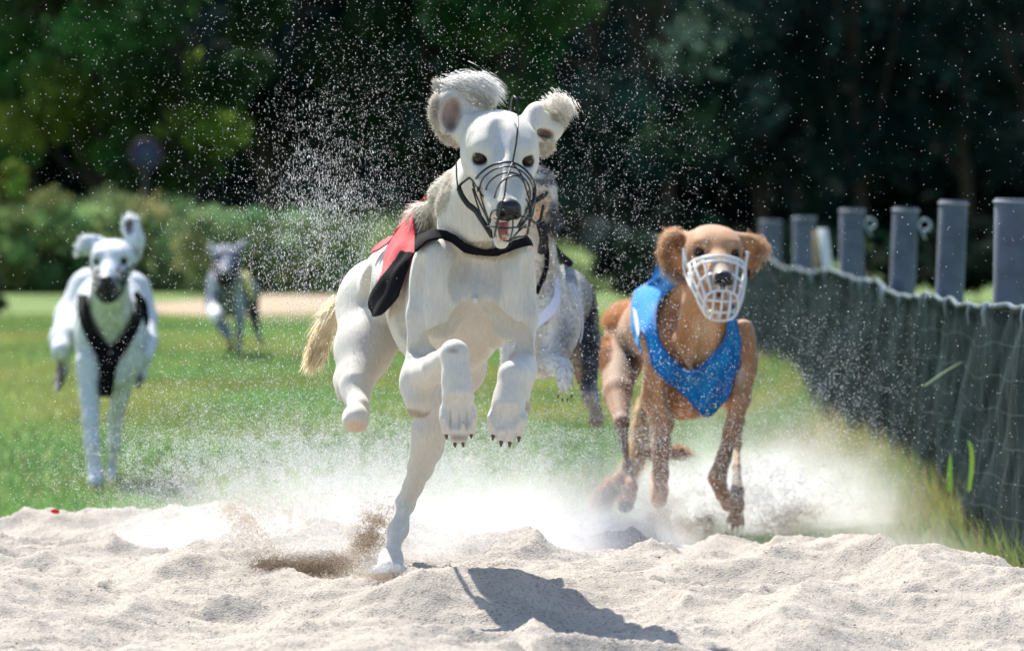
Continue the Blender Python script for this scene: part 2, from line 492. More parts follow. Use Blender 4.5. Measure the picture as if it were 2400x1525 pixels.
FM = {}   # dog materials, filled below
FM['coat'] = mat('short_coat', attr='Col', rough=.62, spec=.25, noise=(150, .90, 1.05), bump=(520, .38, .0035), sheen=.2)
nt_ = FM['coat'].node_tree      # lie of the short hair: streaks running down the body
for n_ in [q for q in nt_.nodes if q.type == 'TEX_NOISE']:
    mp_ = nt_.nodes.new('ShaderNodeMapping'); mp_.inputs['Scale'].default_value = (1.6, 1.0, .28)
    nt_.links.new(n_.inputs['Vector'].links[0].from_socket, mp_.inputs[0]); nt_.links.new(mp_.outputs[0], n_.inputs['Vector'])
FM['fur'] = mat('hair', attr='Col', rough=.5, spec=.2, trans=.55)
FM['eye'] = mat('eye_brown', col=(.018, .010, .006), rough=.12, spec=.35)
FM['nose'] = mat('nose_leather', col=(.014, .013, .015), rough=.32, spec=.5, bump=(500, .4, .001))
FM['tongue'] = mat('tongue_pink', col=(.42, .13, .12), rough=.35, spec=.5, noise=(80, .8, 1.1))
FM['tooth'] = mat('tooth_ivory', col=(.72, .66, .52), rough=.3)
FM['claw'] = mat('claw_horn', col=(.10, .065, .05), rough=.4)
FM['wire'] = mat('black_wire', col=(.006, .006, .007), rough=.35, spec=.35)
FM['leather'] = mat('black_leather', col=(.007, .007, .008), rough=.5, bump=(200, .5, .002))
FM['whiteplastic'] = mat('white_plastic', col=(.80, .79, .76), rough=.35, spec=.5, noise=(30, .9, 1.03))
FM['red'] = mat('red_cloth', col=(.62, .022, .035), rough=.75, sheen=.2, noise=(18, .85, 1.1), bump=(30, .35, .01))
FM['blackcloth'] = mat('black_webbing', col=(.006, .006, .009), rough=.9, spec=.1, noise=(40, .7, 1.4), bump=(350, .6, .002))
FM['blue'] = mat('blue_cloth', col=(.006, .23, .58), rough=.75, spec=.15, sheen=.05, noise=(14, .85, 1.12), bump=(24, .4, .012))
FM['bluetrim'] = mat('blue_binding', col=(.008, .13, .42), rough=.6, bump=(300, .5, .002))
FM['navy'] = mat('dark_lining', col=(.008, .012, .03), rough=.8)
FM['whitecloth'] = mat('white_cloth', col=(.62, .62, .78), rough=.8, noise=(20, .9, 1.05))
FM['yellow'] = mat('yellow_cloth', col=(.55, .50, .16), rough=.8, noise=(20, .85, 1.1))
# ================================================================ ground
def vnoise(x, y, s, seed=0):
    """smooth value noise"""
    g = np.random.default_rng(seed); T = g.random((256, 256))
    x = np.asarray(x) * s + 57.3; y = np.asarray(y) * s + 31.7
    i, j = np.floor(x).astype(int), np.floor(y).astype(int); fx, fy = x - i, y - j
    fx = fx * fx * (3 - 2 * fx); fy = fy * fy * (3 - 2 * fy)
    a = T[i % 256, j % 256]; b = T[(i + 1) % 256, j % 256]; c = T[i % 256, (j + 1) % 256]; d = T[(i + 1) % 256, (j + 1) % 256]
    return (a * (1 - fx) + b * fx) * (1 - fy) + (c * (1 - fx) + d * fx) * fy - .5

def sand_h(x, y):
    h = .200 + 1.35 * (.034 * vnoise(x, y, 1.5, 1) + .060 * vnoise(x * 1.0, y * .8, 3.3, 2) + .030 * vnoise(x + .03 * np.sin(y * 9), y, 6.5, 3))
    r = 1 - 2 * np.abs(vnoise(x + .05 * vnoise(x, y, 6, 33), y * .8, 4.2, 4)); h += .042 * r * r - .020
    h += .016 * vnoise(x, y, 14, 5) + .009 * vnoise(x, y, 31, 6) + .0045 * vnoise(x, y, 70, 8) + .0022 * vnoise(x, y, 130, 18)
    k = np.clip(vnoise(x * 1.0, y * .6, 13, 9) - .36, 0, 1) * .10; h = h + k
    h = h - .030 * np.clip((y - 12.4) / 2.2, 0, 1.2)
    h = h - .030 * np.exp(-((x - .52) / .26) ** 2 - ((y - 14.2) / 1.1) ** 2) - .030 * np.clip((x - .75) / .3, 0, 1) * np.clip((y - 11.8) / 1.5, 0, 1)
    q = np.clip((12.15 - y) / 1.0, 0, 1); h = h - .065 * q * q * (3 - 2 * q)
    h = h - .055 * np.exp(-((x - .24) / .22) ** 2 - ((y - 15.1) / .8) ** 2)
    edge = 15.1 - 1.9 * np.clip((x + .05) / .95, 0, 1) ** 2 + .5 * vnoise(x, 0 * x, 3.2, 7)
    s = np.clip((y - edge) / (2.0 - .6 * np.clip((x - .6) / .3, 0, 1)), 0, 1); s = s * s * (3 - 2 * s)
    h = h * (1 - s) + s * (-.03 + .02 * vnoise(x, y, 6, 12))
    # hollow round the planted hind foot, churned furrow beside it
    fx, fy = P(912, 1370, 12.27)[:2]
    r = np.hypot((x - fx) / .07, (y - fy) / .16); h = np.where(r < 1, h + (.196 - h) * (1 - r) ** .5, h)
    r2 = np.hypot((x + .42) / .22, (y - 12.35) / .7); h = h - .045 * np.clip(1 - r2, 0, 1)
    # ridge in front of the tan dog's feet
    r3 = np.hypot((x - .50) / .30, (y - 13.9) / .4); h = h + .0 * np.clip(1 - r3, 0, 1)
    return h

nx, ny = 760, 900
xs = np.linspace(-1.7, 1.9, nx); ys = 8.2 * (17.2 / 8.2) ** np.linspace(0, 1, ny)
Xg, Yg = np.meshgrid(xs, ys, indexing='ij')
Zg = sand_h(Xg, Yg)
g0 = np.random.default_rng(3)
Zg += g0.normal(0, .0009, Zg.shape)
sandm = mat('sand', col=(.455, .41, .355), rough=.95, spec=.1, noise=(9, .86, 1.08), bump=(260, .9, .006))
nt = sandm.node_tree; b = nt.nodes['Principled BSDF']
# dark specks painted as the shade of grains, and pale single grains
tc = nt.nodes.new('ShaderNodeTexCoord'); vo = nt.nodes.new('ShaderNodeTexVoronoi'); vo.inputs['Scale'].default_value = 240
nt.links.new(tc.outputs['Object'], vo.inputs['Vector'])
cr = nt.nodes.new('ShaderNodeValToRGB'); e = cr.color_ramp.elements
e[0].position = 0; e[0].color = (.58, .54, .51, 1); e[1].position = .16; e[1].color = (1, 1, 1, 1)
e2 = cr.color_ramp.elements.new(.93); e2.color = (1.12, 1.12, 1.12, 1)
sep = nt.nodes.new('ShaderNodeSeparateColor'); nt.links.new(vo.outputs['Color'], sep.inputs[0]); nt.links.new(sep.outputs[0], cr.inputs[0])
mul = nt.nodes.new('ShaderNodeMix'); mul.data_type = 'RGBA'; mul.blend_type = 'MULTIPLY'; mul.inputs[0].default_value = 1
src = b.inputs['Base Color'].links[0].from_socket
nt.links.new(src, mul.inputs[6]); nt.links.new(cr.outputs[0], mul.inputs[7]); nt.links.new(mul.outputs[2], b.inputs['Base Color'])
sand = mesh_obj('sand', np.stack([Xg, Yg, Zg], -1).reshape(-1, 3), grid_faces(nx, ny)[:, ::-1], sandm)
tag(sand, 'churned pale sand heaped up in the foreground', 'sand', kind='structure')

# loose clods lying on the sand
def clods(n):
    g = np.random.default_rng(21); V = []; F = []
    base = np.array([(1, 0, 0), (-1, 0, 0), (0, 1, 0), (0, -1, 0), (0, 0, 1), (0, 0, -1)], float)
    f = np.array([(0, 2, 4), (2, 1, 4), (1, 3, 4), (3, 0, 4), (2, 0, 5), (1, 2, 5), (3, 1, 5), (0, 3, 5)])
    x = g.uniform(-1.3, 1.4, n); y = 11.0 + (g.random(n) ** 1.0) * 3.6; y = np.minimum(y, 14.2)
    r = .0012 + .0035 * g.random(n) ** 5
    z = sand_h(x, y) + r * .3
    VV = base[None] * r[:, None, None] * g.uniform(.6, 1.4, (n, 6, 1)) * np.array([1.3, 1.3, .8]) + np.stack([x, y, z], -1)[:, None]
    FF = f[None] + (np.arange(n) * 6)[:, None, None]
    return VV.reshape(-1, 3), FF.reshape(-1, 3)
cv, cf = clods(500)
tag(mesh_obj('sand_crumbs', cv, cf, mat('sand_crumb', col=(.52, .465, .41), rough=.95, noise=(3, .8, 1.05))), 'loose crumbs and small clods scattered over the sand', 'crumbs', kind='stuff')

# grass field out to the horizon
gm = mat('turf', col=(.135, .205, .06), rough=.9, spec=.1, noise=(1.1, .55, 1.35), bump=(60, .6, .02))
gx = np.linspace(-260, 260, 60); gy = np.r_[6.0, 10, 14, 16, np.linspace(17, 60, 40), np.linspace(65, 420, 40)]
GX, GY = np.meshgrid(gx, gy, indexing='ij')
gz = np.where(GY < 17.0, -.06, 0.0) - .05 * np.exp(-((GY - 21) / 4) ** 2)
field_g = mesh_obj('grass_field', np.stack([GX, GY, gz], -1).reshape(-1, 3), grid_faces(len(gx), len(gy))[:, ::-1], gm)
tag(field_g, 'mown green field behind the sand', 'field', kind='structure')

def gz_at(y): return np.where(y < 17.0, -.06, 0.0) - .05 * np.exp(-((y - 21) / 4) ** 2)

# sandy track far back
tm = mat('track_sand', col=(.36, .27, .17), rough=.95, noise=(.8, .7, 1.2))
tx = np.linspace(-9, 4, 40)
ed0 = 47 + 1.2 * vnoise(tx, tx * 0, .8, 3) ; ed1 = 60 + 2 * vnoise(tx, tx * 0, .6, 5)
taper = np.clip((tx + 3.4) / 1.2, 0.02, 1) * np.clip((.2 - tx) / 1.0, .02, 1); mid = 54; ed0 = mid - (mid - ed0) * taper; ed1 = mid + (ed1 - mid) * taper
tv = np.stack([np.stack([tx, ed0, tx * 0 + .012], -1), np.stack([tx, ed1, tx * 0 + .012], -1)], 1).reshape(-1, 3)
tag(mesh_obj('sand_track', tv, grid_faces(40, 2)[:, ::-1], tm), 'strip of bare sandy track across the field', 'track', kind='structure')

def blades(name, x, y, z, h, w, m, cols, lean=.35, seed=1, parent=None):
    g = np.random.default_rng(seed); n = len(x)
    a = g.uniform(0, 2 * np.pi, n); sd = np.stack([np.cos(a), np.sin(a) * .6, 0 * a], -1)
    ld = np.stack([g.normal(0, lean, n), g.normal(0, lean, n), np.ones(n)], -1)
    p = np.stack([x, y, z], -1); h = h[:, None]; w = np.broadcast_to(w, (n,))[:, None]
    p1 = p + nrm(ld * np.array([.5, .5, 1])) * h * .5; p2 = p + nrm(ld) * h
    V = np.stack([p - sd * w, p + sd * w, p1 + sd * w * .8, p1 - sd * w * .8, p2], 1).reshape(-1, 3)
    k = np.arange(n, dtype=np.int32)[:, None] * 5
    return mesh_obj(name, V, [k + np.array([0, 1, 2, 3]), k + np.array([3, 2, 4])], m, parent, np.repeat(cols, 5, 0), smooth=False)

grassm = mat('grass_blade', attr='Col', rough=.55, spec=.3, trans=.45)
def grass_cols(n, x, y, base=(.20, .29, .085), seed=1):
    g = np.random.default_rng(seed); c = np.tile(base, (n, 1)) * g.uniform(.6, 1.3, (n, 1))
    c[:, 0] *= 1 + .5 * np.clip(vnoise(x, y * .4, 1.3, 40) * 2, -.5, 1) + g.normal(0, .1, n)
    c *= (1 + .5 * vnoise(x, y * .5, .9, 41))[:, None]
    dry = g.random(n) < .05; c[dry] = (.33, .28, .14)
    return np.clip(c, .01, 1)
g1 = np.random.default_rng(31)
n = 250000
y = 15.8 + 34 * g1.random(n) ** 1.15; x = g1.uniform(-2.1, 1.3, n) * y * .083
y2 = gz_at(y); k = (x < 1.38 + 0 * y)
x, y, y2 = x[k], y[k], y2[k]; n = len(x)
tag(blades('grass', x, y, y2, g1.uniform(.022, .055, n), .0013 + y * .00006, grassm, grass_cols(n, x, y), seed=2), 'short green grass of the field', 'grass', kind='stuff')
# rough grass along the fence
n = 70000
y = 14.0 + 18 * g1.random(n) ** 1.2; x = 1.26 - np.abs(g1.normal(0, .32, n)) - .02 + .1 * g1.random(n)
hh = .06 + .20 * g1.random(n) ** 2 * np.exp(-((x - 1.32) / .22) ** 2) + .03 * np.clip(vnoise(x, y, 3, 8) * 2, 0, 1)
cc = grass_cols(n, x, y, (.27, .35, .11), 4); sd = g1.random(n) < .10; cc[sd] = (.34, .26, .20)
tag(blades('rough_grass', x, y, gz_at(y), hh, .0022, grassm, cc, .28, seed=5), 'longer rough grass with seed heads along the fence', 'grass', kind='stuff')
# meadow strip at the foot of the trees
n = 60000
y = 62 + 9 * g1.random(n); x = -6.5 + 8.5 * g1.random(n) ** 1.1
hh = (.40 + .35 * g1.random(n) + 1.1 * vnoise(x, y * .3, .5, 14) + .5 * vnoise(x, y, 1.6, 19)) * np.clip((1.5 - x) / 2.5, .15, 1)
cc = np.tile((.17, .24, .10), (n, 1)) * g1.uniform(.5, 1.4, (n, 1)) * (1 + 1.3 * vnoise(x, y, .6, 17))[:, None]
tag(blades('meadow_grass', x, y, 0 * x, np.clip(hh, .1, 2), .018, grassm, np.clip(cc, .01, 1), .25, seed=6), 'tall pale meadow grass at the foot of the trees', 'grass', kind='stuff')
# ================================================================ dogs
GROUP = 'muzzled racing dogs running towards the camera'

def plane_pt(H, px, py, t):
    """point on the ray through (px, py) that lies a distance t ahead of the eyes along the muzzle"""
    o = np.array([0, 0, CAMZ]); d = P(px, py, 1.0) - o
    return o + d * (np.dot(H.E + H.f * t - o, H.f) / np.dot(d, H.f))

def cloth_wrap(name, field, A, B, m, parent, th=(-80, 80), off=.007, n=(24, 30), thick=.003, up=(0, 0, 1)):
    A, B = np.array(A, float), np.array(B, float); ax = nrm(B - A)
    u = nrm(np.array(up) - ax * np.dot(up, ax)); v = np.cross(ax, u)
    t = np.linspace(0, 1, n[0])[:, None, None]; a = np.radians(np.linspace(th[0], th[1], n[1]))[None, :, None]
    dr = u * np.cos(a) + v * np.sin(a) + 0 * t
    c = A + (B - A) * t + 0 * a
    q = cast(field, c + dr * .30, -dr, off, back=0, reach=.3)
    q = smooth_grid(q, 3)
    o = mesh_obj(name, q.reshape(-1, 3), grid_faces(*n), m, parent)
    md = o.modifiers.new('thickness', 'SOLIDIFY'); md.thickness = thick; md.offset = 0
    return o, q

def grid_of(o, parent, nu=60, nv=24):
    c = np.array([v.co[:] for v in o.data.vertices]).reshape(nu, nv, 3)
    return c + np.array(parent.location)

def hem(name, edges, r, m, parent):
    mb = MB()
    for e in edges: mb.tube(e, r, 6)
    return mb.build(name, m, parent)

def build_claws(CL, root):
    for pts, rr in CL:
        mb = MB(); mb.tube(pts, rr, 7); mb.build('claw', FM['claw'], root)

def pxline(pts, n=6): return spline(np.array([P(*p) for p in pts]), n)

# ---------------------------------------------------------------- 1: the white leader
def leader():
    root = thing('racing_dog', P(915, 1372, 12.28), 'white dog in front with a hind foot in the sand, wire muzzle and red vest', 'dog', GROUP)
    F = SDF((-.43, 11.50, .14), (.17, 13.10, 1.15), .0042)
    H = Head(P(1180, 369, 11.75), (.075, -.80, -.58), roll=-3, scale=1.03)
    J = .026
    # trunk
    F.blob(1050, 700, 12.32, 150, 185, .21, .03)
    F.blob(1110, 690, 12.16, 120, 150, .13, .03)
    F.chain([(1010, 650, 12.35, 105), (940, 660, 12.58, 84), (890, 690, 12.74, 80)], .04)
    F.blob(1118, 660, 12.03, 46, 74, .05, .03)
    # neck
    F.chain([(1150, 400, 11.93, 66), (1122, 500, 12.02, 88), (1112, 600, 12.10, 98)], .035)
    F.chain([(1115, 400, 12.0, 48), (1070, 480, 12.18, 58), (1020, 560, 12.34, 66)], .03)
    F.blob(1150, 545, 11.97, 62, 48, .05, .03)
    # shoulders and upper arms
    F.blob(1028, 678, 12.02, 71, 122, .085, .022, tilt=3)
    F.blob(1194, 680, 12.02, 64, 122, .085, .022, tilt=-2)
    F.blob(1118, 700, 11.99, 60, 72, .07, .03)
    F.chain([(1020, 615, 11.99, 50), (1003, 740, 11.97, 49), (992, 850, 11.96, 42)], .018)
    F.chain([(1203, 610, 11.99, 46), (1219, 740, 11.97, 40), (1222, 850, 11.96, 34)], .018)
    F.chain([(1132, 600, 11.98, 20), (1124, 680, 11.965, 24), (1112, 745, 12.0, 24)], .02)
    F.chain([(1000, 850, 11.98, 44), (984, 900, 11.95, 45), (984, 938, 11.93, 38)], .02)
    carve(F, [(1110, 605), (1111, 640), (1113, 680)], 12.0, .012, .6)
    carve(F, [(1085, 610), (1078, 660), (1084, 715)], 12.0, .012, .68)
    carve(F, [(1138, 610), (1150, 660), (1146, 715)], 12.0, .012, .68)
    carve(F, [(1108, 738), (1070, 772), (1030, 808), (1004, 834)], 12.0, .020, .8, .02)
    carve(F, [(1140, 738), (1172, 772), (1206, 808), (1220, 836)], 12.0, .019, .8, .02)
    carve(F, [(1122, 770), (1112, 820), (1108, 870)], 12.0, .030, .7, .03)
    carve(F, [(985, 612), (972, 680), (972, 760), (978, 820)], 12.0, .010, .68)
    carve(F, [(1236, 612), (1244, 690), (1240, 770)], 12.0, .010, .62)
    carve(F, [(938, 640), (932, 720), (948, 800)], 12.2, .014, .5)
    carve(F, [(862, 640), (850, 700), (872, 770)], 12.7, .013, .68); carve(F, [(830, 690), (822, 760), (840, 830)], 12.7, .010, .62)
    for k_ in range(4): carve(F, [(915 + k_ * 9, 690 + k_ * 26), (935 + k_ * 5, 700 + k_ * 26)], 12.4, .007, .5)
    # viewer-left forearm, wrist and hanging foot
    F.chain([(985, 880, 11.95, 42), (1025, 862, 11.83, 36), (1064, 828, 11.73, 32)], .014)
    F.chain([(1066, 830, 11.72, 35), (1070, 885, 11.71, 34), (1074, 925, 11.70, 38)], .012)
    CL = []
    u = 11.7 / FPX
    paw(F, P(1072, 905, 11.71), (.03, -.12, -1), (0, -1, -.1), 126 * u, 82 * u, .12, CL)
    # viewer-right forearm and curled foot
    F.chain([(1224, 860, 11.95, 35), (1218, 880, 11.82, 34), (1204, 882, 11.73, 35)], .014)
    F.chain([(1228, 880, 11.93, 28), (1222, 940, 11.92, 20)], .018)
    F.chain([(1202, 880, 11.72, 37), (1197, 925, 11.71, 36), (1190, 950, 11.70, 39)], .012)
    paw(F, P(1193, 935, 11.71), (-.08, -.45, -.90), (0, -.9, .45), 96 * u, 86 * u, .6, CL)
    # pelvis and tucked hind leg (viewer left)
    F.blob(882, 695, 12.74, 84, 82, .10, .03)
    F.chain([(862, 735, 12.70, 74), (853, 820, 12.60, 62), (836, 900, 12.50, 41)], .04)
    F.chain([(834, 885, 12.54, 36), (806, 892, 12.60, 22), (804, 925, 12.56, 18)], .02)
    F.chain([(812, 885, 12.58, 24), (836, 930, 12.48, 28), (841, 955, 12.42, 28)], .02)
    F.blob(833, 980, 12.38, 34, 36, .045, .014)
    for i in range(4): F.chain([(812 + i * 14, 985, 12.35, 11), (815 + i * 13, 1003, 12.37, 9)], .006)
    F.chain([(862, 885, 12.5, 14), (864, 900, 12.5, 10)], .01)
    # driving hind leg (on the sand)
    F.chain([(985, 740, 12.68, 80), (1050, 820, 12.55, 76), (1072, 862, 12.42, 66)], .04)
    F.chain([(1070, 865, 12.42, 64), (1022, 950, 12.36, 42), (1006, 1010, 12.35, 38), (1000, 1050, 12.37, 34)], .02)
    F.chain([(1000, 1050, 12.37, 32), (986, 1095, 12.41, 25), (968, 1140, 12.44, 18), (947, 1184, 12.47, 21)], .03)
    F.chain([(940, 1170, 12.50, 14), (934, 1186, 12.50, 17)], .01)
    F.chain([(948, 1184, 12.46, 20), (930, 1245, 12.40, 19), (918, 1305, 12.33, 20)], .025)
    F.chain([(952, 1195, 12.42, 12), (950, 1245, 12.40, 9)], .01)
    paw(F, P(916, 1308, 12.33), (-.04, -.75, -.55), (0, -.3, .9), .085, .062, .2, CL)
    # tail root
    F.chain([(815, 700, 12.80, 20), (772, 745, 12.86, 18), (750, 800, 12.88, 13), (738, 835, 12.88, 8)], .02)
    F.d += .0015
    H.sculpt(F, J)
    carve(F, [(1166, 288), (1172, 325), (1180, 362)], 11.75, .009, .35)
    for sx in (1139, 1216): carve(F, [(sx, 392), (sx + (12 if sx < 1180 else -6), 420), (sx + (20 if sx < 1180 else -10), 452)], 11.75, .009, .4)
    for x0, x1 in ((1054, 1057), (1074, 1075), (1094, 1096)): carve(F, [(x0, 928), (x1, 970), (x1, 1000)], 11.7, .0070, .7, .005)
    for x0, x1 in ((1170, 1164), (1189, 1184), (1208, 1206)): carve(F, [(x0, 955), (x1, 980), (x1, 1002)], 11.68, .0070, .7, .005)
    # ears, blown up and open
    F.chain([(1125, 318, 11.84, 36), (1100, 300, 11.86, 36), (1092, 262, 11.88, 34)], .02)
    F.chain([(1048, 200, 11.89, 26), (1090, 190, 11.90, 27), (1138, 194, 11.89, 22), (1140, 235, 11.89, 18)], .014)
    F.blob(1062, 272, 11.86, 47, 64, .030, .014, tilt=12)
    F.blob(1084, 214, 11.89, 54, 38, .024, .016)
    F.blob(1122, 226, 11.89, 26, 46, .020, .014, tilt=8)
    F.blob(1060, 268, 11.832, 23, 42, .032, .007, True, tilt=-12)
    F.blob(1102, 235, 11.85, 24, 40, .014, .012, True, tilt=-10)
    F.chain([(1232, 305, 11.86, 32), (1262, 272, 11.88, 30), (1296, 254, 11.90, 21), (1318, 252, 11.90, 15)], .014)
    F.chain([(1240, 312, 11.86, 26), (1282, 310, 11.89, 27), (1274, 340, 11.89, 15)], .016)
    F.chain([(1318, 256, 11.9, 15), (1304, 300, 11.9, 18)], .014)
    F.blob(1276, 314, 11.86, 25, 10, .026, .006, True, tilt=-20)
    F.blob(1302, 268, 11.875, 13, 16, .012, .008, True, tilt=-30)
    V, Q = F.nets()
    wh = (.64, .60, .53)
    pink = (.30, .13, .10)
    sp = [(P(1064, 256, 11.84), (.020, .06, .028), (.11, .04, .03), .7), (P(1056, 284, 11.84), (.015, .06, .028), (.09, .03, .022), .6), (P(1050, 262, 11.84), (.032, .06, .05), (.42, .30, .25), .9),
          (P(1112, 850, 12.15), (.065, .18, .05), (.58, .50, .41), 1.0),  # tan belly, with the warm shade between legs and in armpits painted in
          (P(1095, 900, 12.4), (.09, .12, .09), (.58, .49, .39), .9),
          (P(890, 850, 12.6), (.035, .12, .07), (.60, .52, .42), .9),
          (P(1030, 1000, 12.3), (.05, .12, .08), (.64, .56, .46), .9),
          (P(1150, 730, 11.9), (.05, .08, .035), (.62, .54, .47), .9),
          (P(1180, 330, 11.75), (.02, .05, .03), (.60, .60, .62), .9),
          (P(1276, 314, 11.86), (.024, .04, .012), (.28, .14, .09), .6),
          (P(1062, 822, 11.70), (.016, .03, .007), (.40, .33, .25), .8),
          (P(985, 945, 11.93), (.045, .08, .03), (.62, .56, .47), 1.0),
          (P(1130, 560, 12.0), (.09, .12, .06), (.78, .69, .54), .9),
          (P(1075, 1026, 11.68), (.040, .05, .010), (.34, .26, .24), .8),
          (P(1056, 985, 11.68), (.0035, .04, .030), (.25, .20, .19), .9),  # shade of the toe grooves painted as thin dark lines
          (P(1075, 985, 11.68), (.0035, .04, .030), (.25, .20, .19), .9),
          (P(1095, 985, 11.68), (.0035, .04, .030), (.25, .20, .19), .9),
          (P(1166, 990, 11.65), (.0035, .04, .024), (.22, .17, .15), .9),
          (P(1186, 990, 11.65), (.0035, .04, .024), (.22, .17, .15), .9),
          (P(1206, 990, 11.65), (.0035, .04, .024), (.22, .17, .15), .9),

          (P(1185, 1018, 11.62), (.030, .05, .013), (.16, .075, .055), .5),
          (P(835, 1000, 12.34), (.035, .06, .020), (.62, .47, .33), .8),
          (P(912, 1350, 12.25), (.06, .09, .02), (.55, .42, .30), .8),
          (P(1197, 430, 11.64), (.013, .03, .030), (.52, .50, .50), .8)] + H.spots(jaw=J)
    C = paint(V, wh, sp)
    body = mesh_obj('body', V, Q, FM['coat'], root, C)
    build_claws(CL, root)
    H.parts(root, FM, J)
    # hair
    eyeE = [H(-.0445, .01, 0), H(.0445, .01, 0), H(0, .14, -.012), H(0, .09, -.055)]
    def mask(p):
        w = np.ones(len(p))
        for e, r in zip(eyeE, (.019, .019, .024, .026)): w *= np.clip((np.linalg.norm(p - e, axis=1) - r) / .006, 0, 1)
        w *= np.where((np.linalg.norm((p - P(1060, 268, 11.82)) / np.array([.022, .05, .038]), axis=1) < 1), .18, 1)
        w *= np.where(p[:, 1] < 12.02, 1.5, .9)
        for c_, r_ in PAWS: w *= np.clip(np.linalg.norm(p - c_, axis=1) / r_ - .8, .04, 1)
        return w
    z = [(P(1060, 195, 11.89), (.06, .05, .035), .015, (.35, .2, .9)),
         (P(1125, 215, 11.89), (.04, .05, .05), .018, (.8, .2, -.35)),
         (P(1015, 260, 11.87), (.03, .05, .07), .018, (-.8, .2, .5)),
         (P(1040, 330, 11.87), (.04, .05, .03), .016, (-.4, .2, -1)),
         (P(1315, 262, 11.90), (.035, .05, .035), .014, (.8, .2, -.4)),
         (P(1275, 345, 11.89), (.03, .05, .03), .020, (.1, .3, -1)),
         (P(1040, 440, 12.1), (.04, .2, .07), .018, (-.7, .5, -.7)),
         (P(1005, 500, 12.25), (.04, .12, .035), .045, (-.9, .1, -.5)),
         (P(1075, 990, 11.7), (.045, .06, .045), .0045, (0, -.3, -1)), (P(1186, 990, 11.66), (.045, .07, .045), .0045, (0, -.3, -1)),
         (P(975, 968, 11.95), (.04, .08, .02), .012, (-.1, .6, -.8)),
         (P(1225, 960, 11.93), (.02, .06, .03), .020, (.2, .6, -.8)),
         
         (P(1150, 580, 11.95), (.07, .1, .02), .018, (0, .3, -1))]
    fur('fur', V, Q, F, C, FM['fur'], root, 15000, .0085, (-.15, .75, -.65), .0009, .24, [(H(0, -.01, 0), (.10, .14, .08), .0050, (0, 1, .3))] + z, mask, seed=11, zones_only=True)
    # feathered tail
    g = np.random.default_rng(5); mb_n = 2600
    core = pxline([(830, 690, 12.78), (785, 725, 12.85), (755, 790, 12.88), (740, 835, 12.88)], 12)
    strands('tail_feathering', core, mb_n, (-.50, .2, -.85), .085, FM['fur'], root, (.80, .70, .50), spread=.35, taper=.55, w=.0012, seed=4)
    strands('ear_feathering', pxline([(1036, 206, 11.87), (1078, 192, 11.87), (1120, 192, 11.87), (1144, 208, 11.87)], 10), 4200, (.75, -.15, -.45), .038, FM['fur'], root, (.86, .84, .82), spread=.30, taper=.2, w=.0006, seed=41)
    strands('ear_feathering', pxline([(1280, 240, 11.86), (1312, 236, 11.87), (1330, 252, 11.88)], 10), 1500, (.3, -.1, -.8), .018, FM['fur'], root, (.84, .80, .74), spread=.25, taper=.2, w=.0006, seed=42)
    # racing vest
    vest, _ = cloth_wrap('racing_vest', F, P(1065, 575, 12.28), P(945, 635, 12.54), FM['red'], root, (-62, 25), off=.014)
    p1 = cloth_px('vest_side', F, [(968, 498), (972, 560), (976, 585), (966, 618)], [(945, 524), (915, 575), (895, 625), (886, 668)], 12.4, FM['red'], vest, off=.017, wrinkle=.0022)
    p2 = cloth_px('belly_flap', F, [(978, 596), (966, 640), (938, 684), (912, 716), (897, 736), (886, 741)], [(940, 586), (912, 628), (889, 664), (871, 694), (868, 716), (874, 736)], 12.4, FM['blackcloth'], vest, off=.019, wrinkle=.003)
    hem('white_piping', [pxline([(936, 536, 12.42), (908, 580, 12.44), (890, 625, 12.46), (882, 668, 12.46)])], .0028, FM['whitecloth'], vest)
    cloth_px('neck_band', F, [(972, 556), (1000, 542), (1035, 538), (1065, 550), (1095, 572), (1130, 584), (1165, 582), (1205, 564), (1240, 552), (1246, 552)],
             [(974, 592), (1002, 568), (1035, 561), (1062, 572), (1090, 590), (1130, 597), (1168, 597), (1208, 584), (1244, 575), (1247, 578)], 12.0, FM['blackcloth'], vest, off=.0105, nu=110, nv=8, thick=.003)
    lin = cloth_px('collar_lining', F, [(972, 498), (990, 515), (985, 535)], [(958, 508), (968, 520), (975, 545)], 12.35, FM['blackcloth'], vest, off=.010, nu=20, nv=8)
    # wire muzzle
    mz = MB(); st = MB()
    Z = lambda x, y: (950 + x / 3.178, 140 + y / 3.178)
    def wire(pts, r=.0016, B=mz):
        pts = [(x, y, t + (.034 if y < 1000 and 520 < x < 940 and t > .015 else 0)) for x, y, t in pts]
        B.tube(spline(np.array([plane_pt(H, *Z(x, y), t) for x, y, t in pts]), 6), r, 7)
    wire([(505, 920, .012), (545, 860, .02), (620, 800, .03), (700, 770, .036), (790, 765, .038), (870, 800, .034), (930, 860, .026), (962, 920, .018), (970, 980, .012)], .0022)
    wire([(550, 965, .03), (575, 890, .04), (640, 830, .05), (720, 800, .055), (800, 800, .056), (880, 840, .052), (930, 900, .045), (952, 960, .036), (950, 1040, .03)])
    wire([(590, 1000, .055), (620, 920, .064), (690, 860, .074), (770, 840, .08), (850, 860, .078), (905, 910, .07), (930, 980, .06), (925, 1060, .055)])
    wire([(650, 1110, .10), (665, 1020, .112), (700, 930, .122), (760, 880, .128), (830, 865, .125), (880, 910, .115), (905, 980, .105)])
    wire([(625, 1215, .12), (640, 1140, .135), (690, 1115, .155), (760, 1130, .17), (835, 1158, .165), (930, 1180, .14)])
    wire([(612, 1240, .11), (660, 1245, .14), (740, 1255, .16), (820, 1248, .16), (880, 1250, .15), (920, 1250, .13)])
    wire([(645, 1320, .09), (700, 1350, .11), (770, 1340, .12), (840, 1320, .12), (905, 1305, .11), (920, 1240, .12), (922, 1160, .13)])
